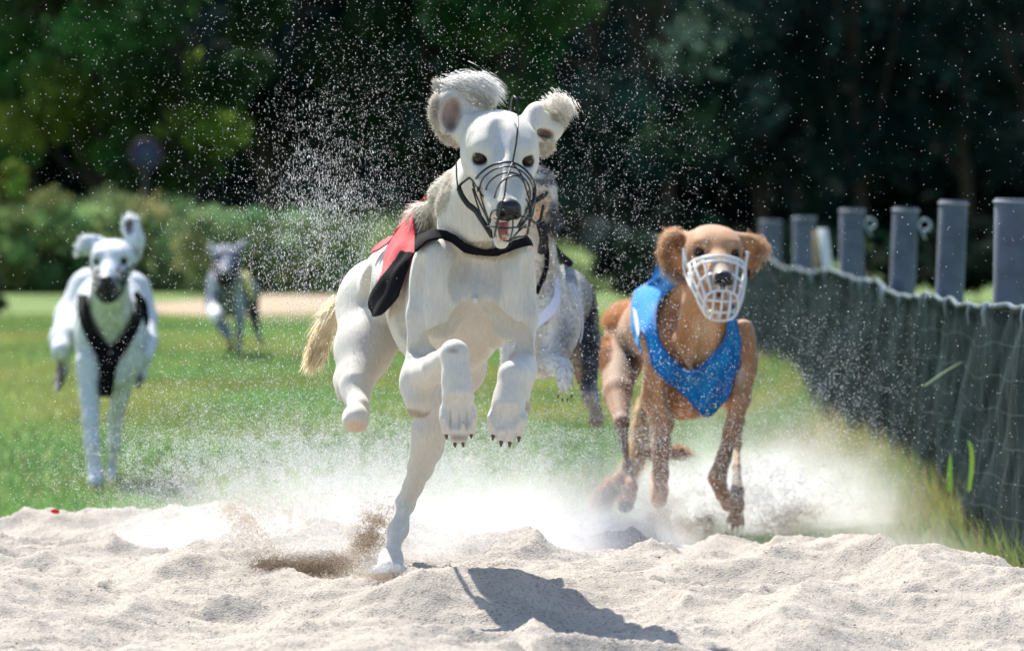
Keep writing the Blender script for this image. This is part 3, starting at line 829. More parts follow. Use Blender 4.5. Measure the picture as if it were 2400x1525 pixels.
    wire([(505, 920, .012), (525, 1000, .03), (570, 1100, .06), (615, 1200, .10), (645, 1320, .09), (720, 1355, .11), (790, 1345, .12)])
    wire([(500, 960, .0), (540, 1090, .04), (580, 1200, .07), (640, 1310, .09)])
    wire([(550, 965, .03), (580, 1080, .06), (622, 1200, .11)])
    wire([(590, 1000, .055), (650, 1110, .10), (628, 1215, .12)])
    wire([(505, 910, .012), (560, 990, .04), (600, 1050, .07), (650, 1105, .10)])
    wire([(800, 765, .038), (785, 800, .056), (770, 840, .08), (752, 900, .125), (740, 1000, .165), (725, 1060, .18), (700, 1150, .17), (690, 1250, .16), (720, 1350, .11)])
    wire([(790, 765, .038), (860, 850, .07), (905, 980, .10), (935, 1100, .12), (925, 1180, .14)])
    wire([(970, 980, .012), (960, 1060, .05), (930, 1170, .13), (905, 1305, .11)])
    wire([(952, 960, .036), (965, 1040, .03), (940, 1130, .09), (925, 1240, .12)])
    wire([(830, 1250, .16), (870, 1180, .16), (905, 1130, .13)]); wire([(790, 1345, .12), (830, 1290, .15), (900, 1230, .13)])
    wire([(660, 1180, .15), (750, 1195, .172), (830, 1180, .165)])
    wire([(700, 1120, .16), (680, 1220, .15), (660, 1325, .10)]); wire([(800, 1140, .17), (800, 1250, .16), (780, 1345, .12)])
    wire([(395, 945, -.03), (440, 905, -.015), (485, 880, .0), (515, 920, .012), (545, 965, .03)], .0024)
    wire([(930, 1185, .06), (970, 1215, .04), (1005, 1190, .03), (1018, 1130, .03), (1028, 1085, .03)], .0030)
    muzzle = mz.build('wire_muzzle', FM['wire'], root)
    wire([(800, 760, .04), (812, 700, .035), (826, 620, .03), (836, 520, .02), (838, 420, .0), (836, 340, -.015), (822, 285, -.03), (800, 275, -.045), (787, 310, -.06), (782, 380, -.08)], .0017, st)
    st.build('top_wire', FM['wire'], muzzle)
    def strap(pts, r):
        sb = MB(); sb.tube(spline(np.array([plane_pt(H, *Z(x, y), t) for x, y, t in pts]), 8), r, 8, flat=.5)
        sb.build('leather_strap', FM['leather'], muzzle)
    strap([(398, 955, -.02), (420, 1010, -.005), (465, 1075, .012), (520, 1120, .03), (560, 1180, .05), (600, 1240, .07), (648, 1315, .088)], .0070)
    strap([(376, 700, -.07), (380, 800, -.05), (383, 880, -.035), (392, 955, -.022)], .0030)
    strap([(925, 1190, .075), (945, 1130, .06), (960, 1040, .04), (965, 960, .02)], .005)
    for (x, y, t) in ((550, 965, .034), (515, 925, .015), (400, 955, -.018)):
        sb = MB(); p = plane_pt(H, *Z(x, y), t); sb.tube([p - [.004, 0, 0], p + [.004, 0, 0]], .0050, 8); sb.build('strap_knot', FM['leather'], muzzle)
    return root, F, H

def strands(name, core, n, flow, length, m, parent, col, spread=.3, taper=.5, w=.0013, seed=1, back=0.0, start=.0, tipcol=None):
    """long feathering hanging from a curved core"""
    g = np.random.default_rng(seed); t = g.random(n) ** .8 * (1 - start) + start
    x = t * (len(core) - 1); i = np.minimum(x.astype(int), len(core) - 2); f = (x - i)[:, None]
    p = core[i] * (1 - f) + core[i + 1] * f; tan = nrm(core[i + 1] - core[i])
    D = nrm(nrm(np.array(flow)) * .9 + tan * .55 + g.normal(0, spread, (n, 3)))
    L = length * g.uniform(.5, 1.15, n) * (1 - taper * t)
    p = p + g.normal(0, .008, (n, 3)); side = nrm(np.cross(D, g.normal(0, 1, (n, 3))))
    rows = []; q = p
    K = 4
    for k in range(K):
        wk = w * (1 - k / K) * g.uniform(.7, 1.3, (n, 1)) if k else np.full((n, 1), w)
        rows += [q - side * wk, q + side * wk]
        D = nrm(D + np.array([0, 0, -.10]) + tan * .12 + g.normal(0, .06, (n, 3)))
        q = q + D * (L / K)[:, None]
    rows.append(q)
    V = np.stack(rows, 1).reshape(-1, 3); m_ = 2 * K + 1
    k = np.arange(n, dtype=np.int32)[:, None] * m_
    F = [np.vstack([k + np.array([2 * j, 2 * j + 1, 2 * j + 3, 2 * j + 2]) for j in range(K - 1)]), k + np.array([2 * K - 2, 2 * K - 1, 2 * K])]
    c = np.array(col) * g.uniform(.8, 1.2, (n, 1))
    if tipcol is not None:
        c = c * (1 - t[:, None]) + np.array(tipcol) * t[:, None] * g.uniform(.85, 1.15, (n, 1))
    return mesh_obj(name, V, F, m, parent, np.repeat(c, m_, 0), smooth=False)

leader_dog, F1, H1 = leader()

# ---------------------------------------------------------------- 2: the tan dog
def tan_dog():
    root = thing('racing_dog', P(1725, 1278, 16.1), 'tan dog by the fence in a blue vest and white plastic basket muzzle', 'dog', GROUP)
    F = SDF((.18, 15.15, .02), (.70, 17.2, 1.0), .0055)
    H = Head(P(1680, 590, 15.52), (.085, -.90, -.34), roll=-3, scale=1.02)
    J = .014
    F.blob(1630, 820, 16.02, 112, 145, .20, .03)
    F.chain([(1610, 770, 16.05, 100), (1550, 760, 16.35, 84), (1500, 780, 16.62, 70)], .04)
    F.blob(1488, 785, 16.68, 72, 70, .09, .03)
    F.blob(1632, 880, 15.86, 88, 92, .09, .035)
    F.blob(1600, 940, 15.84, 70, 50, .07, .03)
    F.chain([(1676, 640, 15.66, 58), (1662, 730, 15.74, 62), (1652, 800, 15.80, 74), (1648, 850, 15.84, 70)], .035)
    F.chain([(1640, 640, 15.72, 46), (1600, 720, 15.92, 58), (1580, 770, 16.0, 60)], .03)
    F.chain([(1625, 700, 15.72, 16), (1598, 800, 15.74, 18), (1622, 868, 15.72, 14)], .03)
    # shoulders
    F.blob(1545, 830, 15.80, 42, 80, .07, .02); F.blob(1733, 815, 15.82, 40, 66, .06, .018, tilt=-8)
    F.chain([(1744, 768, 15.80, 24), (1755, 850, 15.80, 24)], .02)
    # forelegs
    F.chain([(1540, 860, 15.76, 38), (1532, 935, 15.75, 34), (1553, 985, 15.73, 31), (1549, 1050, 15.7, 26), (1548, 1110, 15.7, 23), (1548, 1150, 15.7, 21), (1544, 1170, 15.71, 25)], .014)
    F.chain([(1520, 930, 15.80, 20), (1515, 955, 15.8, 14)], .02)
    F.chain([(1544, 1168, 15.73, 24), (1540, 1165, 15.82, 20), (1538, 1140, 15.90, 18), (1536, 1110, 15.95, 17)], .01)
    F.chain([(1742, 800, 15.80, 30), (1748, 865, 15.78, 29), (1734, 935, 15.75, 28), (1715, 1010, 15.72, 24), (1697, 1070, 15.7, 21), (1681, 1118, 15.68, 27)], .014)
    F.chain([(1760, 845, 15.82, 20), (1768, 862, 15.84, 13)], .02)
    F.chain([(1681, 1122, 15.69, 26), (1694, 1158, 15.76, 21), (1704, 1182, 15.84, 18), (1712, 1190, 15.93, 17)], .01)
    F.chain([(1600, 690, 15.88, 38), (1562, 760, 15.84, 40), (1552, 800, 15.80, 40)], .03)
    carve(F, [(1578, 900), (1580, 940), (1590, 985)], 15.8, .018, .7); carve(F, [(1688, 890), (1698, 935)], 15.8, .018, .7)
    carve(F, [(1722, 760), (1714, 820), (1712, 870)], 15.8, .014, .6); carve(F, [(1640, 880), (1640, 950)], 15.8, .012, .5)
    carve(F, [(1665, 720), (1652, 790), (1646, 860)], 15.8, .012, .45); carve(F, [(1625, 740), (1612, 800), (1630, 860)], 15.8, .010, .45)
    carve(F, [(1745, 800), (1750, 860), (1740, 930)], 15.8, .008, .4)
    carve(F, [(1532, 860), (1528, 930), (1538, 980)], 15.8, .010, .45); carve(F, [(1556, 1010), (1553, 1080), (1552, 1140)], 15.8, .007, .4)
    # hind legs
    F.chain([(1470, 800, 16.68, 60), (1456, 850, 16.56, 52), (1447, 920, 16.36, 37), (1457, 990, 16.22, 21), (1465, 1048, 16.18, 12), (1470, 1096, 16.16, 14), (1480, 1140, 16.12, 17), (1483, 1165, 16.1, 15)], .018)
    F.blob(1466, 1184, 16.10, 25, 23, .03, .01)
    for (x, y) in ((1452, 1192), (1466, 1199), (1481, 1192), (1466, 1180)): F.ell(P(x, y, 16.075), (.009, .009, .009), None, .004)
    F.chain([(1590, 820, 16.66, 60), (1650, 880, 16.6, 46), (1708, 930, 16.5, 30), (1735, 985, 16.5, 14), (1730, 1040, 16.42, 12), (1727, 1095, 16.33, 13), (1728, 1150, 16.22, 19), (1727, 1180, 16.18, 22)], .016)
    CL = []
    paw(F, P(1728, 1180, 16.18), (-.11, -.2, -1), (.1, -1, .2), .088, .052, .1, CL)
    F.d += .005
    H.sculpt(F, J)
    # ears
    F.chain([(1628, 568, 15.62, 24), (1605, 572, 15.62, 28)], .02)
    F.blob(1584, 592, 15.62, 36, 50, .026, .016, tilt=10)
    F.chain([(1590, 620, 15.62, 26), (1600, 640, 15.63, 16)], .014)
    F.blob(1597, 575, 15.59, 14, 16, .012, .01, True)
    F.chain([(1722, 562, 15.62, 20), (1752, 572, 15.63, 22), (1782, 585, 15.64, 13)], .014)
    F.chain([(1740, 575, 15.62, 22), (1752, 612, 15.64, 18), (1752, 634, 15.64, 9)], .014)
    F.blob(1762, 596, 15.60, 16, 12, .012, .008, True, tilt=-30)
    V, Q = F.nets()
    tanc = (.47, .225, .095)
    sp = [(P(1550, 1080, 15.7), (.05, .14, .14), (.27, .135, .065), .8),
          (P(1698, 1080, 15.7), (.06, .14, .15), (.27, .14, .07), .8),
          (P(1728, 1150, 16.25), (.035, .14, .15), (.19, .13, .09), .6),
          (P(1460, 1040, 16.2), (.04, .14, .16), (.20, .13, .085), .7),
          (P(1640, 850, 15.70), (.06, .12, .10), (.50, .29, .15), .9),
          (P(1655, 770, 15.7), (.05, .09, .06), (.56, .38, .23), .9),
          (P(1735, 870, 15.75), (.03, .05, .05), (.60, .42, .28), .8),
          (H(0, .10, -.03), (.045, .075, .055), (.62, .53, .44), .6),
          (H(-.030, .0, .022), (.016, .02, .009), (.66, .52, .40), .8), (H(.030, .0, .022), (.016, .02, .009), (.66, .52, .40), .8),
          (H(0, .03, .0), (.02, .04, .02), (.55, .36, .22), .9),
          (P(1466, 1190, 16.06), (.033, .05, .03), (.025, .022, .02), .35),
          (P(1560, 640, 15.6), (.03, .05, .04), (.30, .14, .06), .8),
          (P(1752, 634, 15.62), (.014, .04, .012), (.10, .04, .03), .5),
          (P(1450, 880, 16.4), (.06, .4, .15), (.22, .115, .055), .9), (P(1478, 830, 16.5), (.045, .3, .12), (.09, .05, .03), .8), (P(1480, 1000, 16.3), (.02, .3, .10), (.12, .07, .045), .8)] + H.spots(jaw=J)
    C = paint(V, tanc, sp)
    mesh_obj('body', V, Q, FM['coat'], root, C)
    build_claws(CL, root)
    H.parts(root, FM, J, h=.002)
    eyeE = [H(-.0445, .01, 0), H(.0445, .01, 0), H(0, .14, -.012), H(0, .09, -.055)]
    def mask(p):
        w = np.ones(len(p))
        for e, r in zip(eyeE, (.019, .019, .024, .026)): w *= np.clip((np.linalg.norm(p - e, axis=1) - r) / .006, 0, 1)
        return w
    z = [(P(1575, 560, 15.62), (.05, .06, .04), .020, (-.6, .1, .6)), (P(1555, 600, 15.62), (.025, .06, .06), .016, (-1, .1, -.2)),
         (P(1600, 655, 15.63), (.035, .06, .03), .020, (.1, .1, -1)), (P(1785, 580, 15.64), (.035, .06, .035), .012, (.8, .2, -.3)),
         (P(1755, 645, 15.64), (.03, .06, .02), .018, (.2, .1, -1)),
         (P(1450, 730, 16.68), (.06, .2, .05), .040, (-.6, .4, .45)), (P(1420, 830, 16.6), (.03, .2, .06), .016, (-.8, .4, -.4)),
         (P(1455, 1158, 16.1), (.035, .05, .016), .016, (-.7, -.3, .2))]
    fur('fur', V, Q, F, C, FM['fur'], root, 15000, .0095, (-.15, .75, -.65), .0010, .26, z, mask, seed=12, zones_only=True)
    strands('ear_feathering', pxline([(1568, 560, 15.60), (1560, 590, 15.60), (1568, 625, 15.60), (1592, 648, 15.61)], 10), 1500, (-.25, -.1, -.7), .026, FM['fur'], root, (.60, .38, .22), spread=.4, taper=.1, w=.0007, seed=51)
    strands('ear_feathering', pxline([(1590, 548, 15.60), (1575, 552, 15.60), (1562, 570, 15.60)], 10), 700, (-.6, 0, .3), .016, FM['fur'], root, (.74, .54, .36), spread=.45, taper=.1, w=.0007, seed=52)
    strands('ear_feathering', pxline([(1745, 556, 15.62), (1775, 565, 15.62), (1790, 585, 15.62), (1765, 620, 15.62)], 10), 1200, (.5, -.1, -.4), .018, FM['fur'], root, (.62, .42, .26), spread=.45, taper=.1, w=.0007, seed=53)
    core = pxline([(1500, 860, 16.85), (1508, 950, 16.92), (1505, 1040, 16.95), (1470, 1110, 16.97), (1425, 1145, 16.98)], 12)
    strands('tail_feathering', core, 4200, (-.45, .2, -.70), .095, FM['fur'], root, (.70, .58, .42), spread=.35, taper=.1, w=.0013, seed=6, start=.2, tipcol=(.62, .36, .17))
    core2 = pxline([(1500, 1060, 16.95), (1545, 1060, 16.97), (1600, 1058, 16.98)], 10)
    strands('tail_tip', core2, 900, (.9, .1, -.12), .048, FM['fur'], root, (.40, .20, .09), spread=.22, taper=.2, w=.0013, seed=8)
    # vest
    inner = [(1599, 657), (1570, 677), (1544, 713), (1537, 756), (1544, 795), (1563, 831), (1596, 861), (1619, 870), (1639, 864), (1665, 838), (1691, 808), (1704, 779), (1707, 730), (1710, 712)]
    outer = [(1537, 623), (1507, 644), (1488, 684), (1481, 723), (1486, 764), (1504, 770), (1519, 795), (1524, 828), (1532, 856), (1557, 887), (1606, 926), (1645, 968), (1665, 969), (1688, 949), (1704, 929), (1717, 893), (1730, 844), (1733, 802), (1728, 762), (1719, 718)]
    vest = cloth_px('racing_vest', F, outer, inner, 15.8, FM['blue'], root, off=.013, nu=150, nv=26, thick=.004, wrinkle=.0026, sm=14)
    q = grid_of(vest, root, 150, 26)
    hem('binding', [q[:, 0], q[:, -1], q[:, -3]], .0042, FM['bluetrim'], vest)
    cloth_px('side_panel', F, [(1480, 723), (1479, 769), (1492, 805), (1508, 832)], [(1502, 730), (1500, 785), (1503, 812), (1511, 828)], 16.0, FM['blue'], vest, off=.015, wrinkle=.001)
    cloth_wrap('back_panel', F, P(1590, 740, 16.05), P(1530, 745, 16.35), FM['blue'], vest, (-40, 75), off=.012)
    cloth_px('number', F, [(1484, 722), (1486, 745), (1490, 770), (1496, 790)], [(1491, 728), (1495, 748), (1497, 770), (1499, 786)], 16.0, FM['whitecloth'], vest, off=.018, nu=20, nv=5, thick=.002)
    # basket muzzle: rings and bars of moulded plastic
    mb = MB(); c = H.s
    def ring(y, zc, rx, rz, a, sq=2.6):
        a = np.radians(a); cx, sy = np.cos(a), np.sin(a)
        k = (np.abs(cx) ** sq + np.abs(sy) ** sq) ** (-1 / sq)
        return np.array([H(rx * k_ * c_, y, zc + rz * k_ * s_) for k_, c_, s_ in zip(k, cx, sy)])
    RG = [(.030, -.030, .067, .050), (.075, -.044, .063, .053), (.115, -.060, .054, .050), (.150, -.078, .041, .038)]
    def arch(a): s_ = np.sin(np.radians(a)); return H(.067 * math.cos(np.radians(a)), .015 + .062 * s_, -.034 + .052 * s_)
    full = np.linspace(0, 360, 48, endpoint=False)
    mb.tube([arch(a) for a in np.linspace(-6, 186, 40)], .0052, 8, flat=.7)
    mb.tube([arch(a) + H.f * .016 - H.u * .006 for a in np.linspace(0, 180, 40)], .0030, 8, flat=.7)
    for i in (1, 2, 3): mb.tube(ring(*RG[i], full), .0044, 8, closed=True, flat=.7)
    for a in range(6, 366, 24):
        q = [ring(*g_, [a])[0] for g_ in RG]
        if 10 < a < 170: q = [arch(a)] + q[1:]
        mb.tube(spline(q, 6), .0038, 7)
    c0 = H(0, .158, -.080)
    for x in (-.020, 0, .020): mb.tube([H(x, .150, -.044), H(x, .159, -.078), H(x, .150, -.112)], .0031, 7)
    for zz in (-.014, .014): mb.tube([H(-.039, .150, -.078 + zz), H(0, .160, -.078 + zz), H(.039, .150, -.078 + zz)], .0031, 7)
    for sg in (-1, 1):
        mb.tube(spline([H(sg * .067, .012, -.040), H(sg * .075, -.012, -.012), H(sg * .076, -.020, -.004)], 6), .0042, 8)
        mb.tube(spline([H(sg * .076, -.020, -.004), H(sg * .073, .0, -.05), H(sg * .062, .075, -.07)], 6), .0036, 8)
    muzzle = mb.build('basket_muzzle', FM['whiteplastic'], root)
    for sg in (-1, 1):
        sb = MB(); sb.tube(spline([H(sg * .074, -.024, -.006), H(sg * .072, -.06, -.03), H(sg * .06, -.10, -.045)], 6), .005, 8, flat=.4)
        sb.build('leather_strap', FM['leather'], muzzle)
    return root, F, H

tan, F2, H2 = tan_dog()

# ---------------------------------------------------------------- shared builder for the dogs further back
def back_dog(label, loc, box, h, H, J, build, base, spots, furn, flen, zones, w, basket, seed, ears_dark=(), skip=None):
    root = thing('racing_dog', loc, label, 'dog', GROUP)
    F = SDF(box[0], box[1], h); CL = []
    build(F, CL); F.d += .004; H.sculpt(F, J)
    V, Q = F.nets()
    C = paint(V, base, spots + H.spots(jaw=J))
    mesh_obj('body', V, Q, FM['coat'], root, C)
    build_claws(CL, root)
    H.parts(root, FM, J, h=.0028, teeth=False)
    eyeE = [H(-.0445, .01, 0), H(.0445, .01, 0), H(0, .14, -.012)]
    def mask(p):
        m = np.ones(len(p))
        for e, r in zip(eyeE, (.017, .017, .022)): m *= np.clip((np.linalg.norm(p - e, axis=1) - r) / .006, 0, 1)
        return m
    fur('fur', V, Q, F, C, FM['fur'], root, furn, flen, (-.1, .8, -.6), w, .3, zones, mask, seed=seed)
    if basket:
        mb = MB(); rg = [(.02, -.034, .056, .044), (.07, -.042, .052, .046), (.115, -.048, .046, .042), (.152, -.05, .032, .032)]
        full = np.radians(np.linspace(0, 360, 32, endpoint=False))
        R_ = lambda y, zc, rx, rz, a: [H(rx * math.cos(t), y, zc + rz * math.sin(t)) for t in a]
        for g in rg: mb.tube(R_(*g, full), .0028 * basket, 6, closed=True)
        for a in np.radians(np.arange(0, 360, 24)): mb.tube(spline([R_(*g, [a])[0] for g in rg] + [H(0, .165, -.05)], 4), .0024 * basket, 6)
        mz = mb.build('wire_muzzle', FM['wire'], root)
        for sg in (-1, 1):
            sb = MB(); sb.tube(spline([H(sg * .055, .02, -.03), H(sg * .070, -.03, -.03), H(sg * .062, -.09, -.03)], 6), .006, 8, flat=.4)
            sb.build('leather_strap', FM['leather'], mz)
    return root, F

# 3: grizzled dog half hidden behind the leader
H3 = Head(P(1190, 448, 14.15), (-.42, -.80, -.36), roll=6, scale=.98)
def b3(F, CL):
    F.blob(1268, 760, 14.5, 90, 120, .19, .03)
    F.chain([(1270, 740, 14.5, 88), (1310, 700, 14.8, 72), (1330, 700, 15.05, 66)], .04)
    F.chain([(1240, 480, 14.25, 58), (1246, 580, 14.32, 52), (1258, 680, 14.4, 74)], .03)
    F.chain([(1246, 660, 14.4, 50), (1262, 640, 14.36, 22)], .03)
    F.blob(1290, 740, 14.34, 34, 80, .06, .02)
    F.chain([(1294, 760, 14.33, 30), (1290, 830, 14.30, 30)], .02)
    F.chain([(1285, 850, 14.30, 34), (1315, 862, 14.18, 29), (1325, 880, 14.14, 24)], .012)
    paw(F, P(1322, 872, 14.13), (.02, -.4, -.8), (0, -.9, .4), .06, .042, .4, CL)
    F.chain([(1200, 790, 14.33, 34), (1196, 880, 14.3, 26), (1190, 980, 14.3, 20)], .02)
    F.blob(1338, 720, 15.1, 62, 74, .09, .03)
    F.chain([(1352, 740, 15.05, 50), (1366, 810, 14.95, 40), (1374, 870, 14.86, 27), (1384, 930, 14.82, 20), (1398, 975, 14.8, 15)], .02)
    F.chain([(1300, 760, 15.05, 46), (1270, 860, 14.95, 34)], .02)
    paw(F, P(1396, 955, 14.8), (.1, -.4, -1), (0, -.9, .3), .06, .038, .2, CL)
    F.chain([(1390, 880, 14.95, 10), (1400, 850, 14.95, 9), (1394, 815, 14.95, 7)], .01)
    F.chain([(1275, 440, 14.22, 20), (1290, 480, 14.22, 17), (1294, 520, 14.24, 14), (1290, 550, 14.25, 10)], .014)
sp3 = [(P(1268, 480, 14.15), (.035, .1, .06), (.62, .44, .30), .7), (P(1270, 395, 14.2), (.05, .1, .02), (.10, .095, .10), .5), (P(1282, 424, 14.1), (.04, .3, .012), (.10, .085, .08), .5), (P(1285, 530, 14.2), (.03, .2, .018), (.09, .09, .10), .5), (P(1265, 455, 14.1), (.04, .3, .012), (.50, .34, .22), .6),
       (P(1298, 500, 14.2), (.018, .2, .04), (.12, .13, .16), .5), (P(1275, 478, 14.1), (.03, .1, .012), (.30, .24, .20), .7),
       (P(1355, 720, 15.0), (.06, .4, .16), (.035, .036, .045), .5), (P(1375, 840, 14.9), (.045, .4, .12), (.045, .042, .045), .5),
       (P(1350, 860, 14.9), (.02, .4, .08), (.30, .19, .11), .7), (P(1390, 970, 14.8), (.04, .3, .06), (.30, .24, .18), .7),
       (P(1318, 660, 14.8), (.05, .3, .06), (.20, .21, .24), .7), (P(1322, 790, 14.4), (.04, .3, .08), (.30, .31, .35), .8)]
grizzled, F3 = back_dog('grizzled black and tan dog in a white vest, mostly hidden behind the white leader', P(1300, 1100, 14.6),
    ((-.08, 13.80, .25), (.26, 15.45, 1.12)), .0065, H3, .008, b3, (.66, .63, .58), sp3, 26000, .013,
    [(P(1296, 520, 14.24), (.03, .08, .06), .03, (.3, .3, -1)), (P(1380, 780, 15), (.03, .3, .1), .02, (.6, .4, -.6)), (P(1280, 620, 14.35), (.03, .1, .06), .02, (.3, .4, -.8)),
     (P(1395, 985, 14.8), (.03, .1, .03), .02, (.2, .4, -.8)), (P(1300, 400, 14.2), (.04, .1, .03), .02, (.6, .3, .4))], .0012, 1.0, 13)
v3 = cloth_px('racing_vest', F3, [(1262, 738), (1285, 716), (1298, 690), (1300, 655)], [(1256, 772), (1296, 738), (1312, 700), (1306, 645)], 14.4, FM['whitecloth'], grizzled, off=.012)
cloth_px('side_strap', F3, [(1317, 680), (1326, 716), (1332, 755), (1328, 790)], [(1308, 690), (1316, 725), (1322, 765), (1324, 792)], 14.7, FM['whitecloth'], v3, off=.012, nv=8)
cloth_px('neck_trim', F3, [(1284, 560), (1286, 610), (1278, 650), (1262, 690)], [(1272, 570), (1276, 612), (1268, 648), (1250, 684)], 14.3, FM['blackcloth'], v3, off=.014, nv=8)
hem('collar_strap', [pxline([(1278, 548, 14.3), (1292, 574, 14.34), (1312, 598, 14.6), (1334, 616, 14.85)])], .010, FM['blackcloth'], grizzled)
hem('leash_clip', [pxline([(1266, 520, 14.2), (1275, 560, 14.2), (1270, 590, 14.22)])], .012, FM['leather'], grizzled)

# 4: white dog on the left
H4 = Head(P(259, 610, 21.2), (-.03, -.90, -.36), roll=2, scale=1.04)
def b4(F, CL):
    F.blob(256, 800, 21.75, 78, 105, .20, .03)
    F.chain([(256, 760, 21.8, 84), (256, 720, 22.1, 78), (258, 730, 22.4, 74)], .04)
    F.chain([(258, 650, 21.35, 46), (257, 720, 21.5, 52), (256, 780, 21.6, 62)], .03)
    F.blob(206, 800, 21.6, 32, 85, .07, .02); F.blob(306, 800, 21.6, 32, 85, .07, .02)
    F.blob(256, 860, 21.58, 55, 60, .06, .03)
    F.chain([(208, 850, 21.55, 34), (210, 930, 21.5, 25), (212, 985, 21.45, 21), (216, 1040, 21.42, 20), (222, 1100, 21.4, 18), (225, 1118, 21.38, 19)], .016)
    paw(F, P(225, 1112, 21.38), (0, -.8, -.5), (0, -.3, .9), .07, .055, .2, CL)
    F.chain([(300, 850, 21.6, 34), (280, 930, 21.65, 23), (270, 985, 21.7, 19), (268, 1040, 21.72, 17), (263, 1090, 21.75, 12), (262, 1120, 21.75, 12)], .016)
    paw(F, P(262, 1112, 21.75), (0, -.8, -.5), (0, -.3, .9), .05, .036, .2, CL)
    F.chain([(215, 685, 22.35, 60), (175, 745, 22.3, 46), (150, 795, 22.1, 33), (144, 825, 22.0, 25)], .03)
    F.chain([(142, 820, 22.0, 21), (150, 860, 22.05, 17), (140, 890, 22.0, 14), (133, 915, 21.95, 9)], .012)
    F.chain([(305, 690, 22.35, 56), (338, 745, 22.3, 32), (350, 800, 22.1, 20), (344, 835, 22.0, 16), (330, 880, 22.0, 14), (322, 908, 21.95, 9)], .02)
    F.chain([(225, 585, 21.3, 17), (205, 575, 21.32, 21), (190, 585, 21.32, 17)], .016); F.chain([(210, 562, 21.32, 15), (238, 562, 21.32, 12)], .014)
    F.chain([(318, 600, 21.3, 16), (318, 565, 21.32, 22), (306, 530, 21.33, 26)], .016)
    F.blob(302, 532, 21.31, 13, 19, .014, .01, True)
sp4 = [(P(302, 532, 21.31), (.022, .05, .034), (.20, .17, .20), .5), (H4(0, .03, -.05), (.05, .06, .05), (.16, .15, .15), .8), (H4(0, .12, -.04), (.035, .05, .05), (.06, .055, .055), .7),
       (P(140, 880, 22), (.03, .3, .07), (.20, .17, .15), .6), (P(325, 890, 22), (.03, .3, .04), (.20, .17, .15), .6), (P(228, 1140, 21.35), (.06, .12, .012), (.20, .16, .14), .5),
       (P(320, 590, 21.3), (.018, .05, .03), (.35, .29, .26), .7)]
left_dog, F4 = back_dog('white dog at the left in a black chest harness, one ear blown upright', P(228, 1145, 21.4),
    ((-1.60, 20.85, -.06), (-1.16, 22.75, .90)), .0085, H4, .012, b4, (.72, .75, .78), sp4, 26000, .016, [(P(300, 510, 21.33), (.05, .1, .05), .03, (0, .2, 1)), (P(195, 575, 21.32), (.05, .1, .05), .026, (-.8, .2, .3))], .0017, 1.3, 14)
v4 = cloth_px('chest_harness', F4, [(182, 690), (184, 740), (205, 795), (237, 850)], [(205, 690), (208, 735), (235, 785), (262, 815)], 21.6, FM['blackcloth'], left_dog, off=.014)
cloth_px('harness_side', F4, [(318, 684), (316, 735), (290, 780), (258, 815)], [(336, 700), (332, 750), (306, 805), (276, 850)], 21.6, FM['blackcloth'], v4, off=.014)
cloth_px('harness_strap', F4, [(226, 830), (234, 870), (233, 905), (236, 930)], [(286, 828), (272, 870), (266, 905), (262, 930)], 21.6, FM['blackcloth'], v4, off=.015)
hem('side_strap', [pxline([(320, 690, 21.6), (338, 715, 21.75), (343, 760, 21.8)])], .012, FM['blackcloth'], v4)

# 5: far dog
H5 = Head(P(531, 608, 36.6), (0, -.90, -.40), roll=-4, scale=1.2)
def b5(F, CL):
    F.blob(540, 690, 37.1, 40, 55, .20, .03); F.chain([(545, 680, 37.1, 42), (565, 685, 37.5, 38), (580, 690, 37.8, 30)], .04)
    F.chain([(532, 625, 36.7, 26), (534, 665, 36.9, 33)], .03)
    F.blob(498, 668, 36.95, 16, 36, .07, .03)
    F.blob(562, 690, 36.95, 18, 42, .07, .03)
    F.chain([(500, 690, 36.9, 17), (500, 728, 36.8, 17), (510, 745, 36.6, 17), (528, 775, 36.6, 12), (540, 795, 36.55, 10)], .02)
    F.blob(540, 815, 36.5, 9, 16, .04, .02)
    F.chain([(563, 700, 36.95, 18), (562, 740, 36.95, 13), (561, 780, 36.95, 10), (560, 825, 36.95, 9)], .02)
    F.chain([(590, 700, 37.8, 18), (594, 735, 37.7, 15), (600, 765, 37.6, 9), (612, 805, 37.5, 7)], .02)
    F.chain([(490, 700, 37.7, 12), (487, 715, 37.6, 9)], .02)
    F.chain([(508, 595, 36.7, 8), (495, 578, 36.7, 9), (492, 590, 36.7, 7)], .02)
    F.chain([(552, 590, 36.7, 8), (566, 575, 36.7, 9), (578, 565, 36.7, 6)], .02)
sp5 = [(P(494, 664, 36.8), (.06, .3, .08), (.62, .67, .74), .7), (P(560, 710, 36.8), (.045, .3, .22), (.42, .50, .68), .7), (P(515, 622, 36.5), (.025, .2, .03), (.6, .6, .64), .6), (P(500, 735, 36.7), (.07, .3, .09), (.82, .84, .86), .5), (P(531, 600, 36.5), (.04, .2, .04), (.60, .60, .64), .7), (P(540, 815, 36.5), (.05, .2, .06), (.03, .03, .03), .4),
       (P(597, 735, 37.6), (.07, .5, .14), (.03, .03, .035), .4), (P(556, 600, 36.7), (.03, .2, .06), (.08, .09, .12), .5), (P(508, 612, 36.7), (.02, .2, .03), (.08, .09, .12), .5),
       (P(531, 590, 36.6), (.06, .2, .02), (.12, .13, .17), .5),
       (P(494, 578, 36.7), (.03, .2, .05), (.60, .56, .58), .5), (P(570, 570, 36.7), (.05, .2, .03), (.55, .52, .56), .5), (H5(0, .1, -.05), (.05, .1, .05), (.03, .03, .03), .4),
       (P(520, 750, 37.2), (.05, .2, .10), (.08, .09, .09), .5)]
far_dog, F5 = back_dog('distant grey and white dog running on the grass, yellow cloth on its shoulder', P(560, 838, 37),
    ((-1.86, 36.0, -.05), (-1.38, 38.2, .80)), .013, H5, .008, b5, (.17, .20, .27), sp5, 9000, .02, [], .003, 1.8, 15)
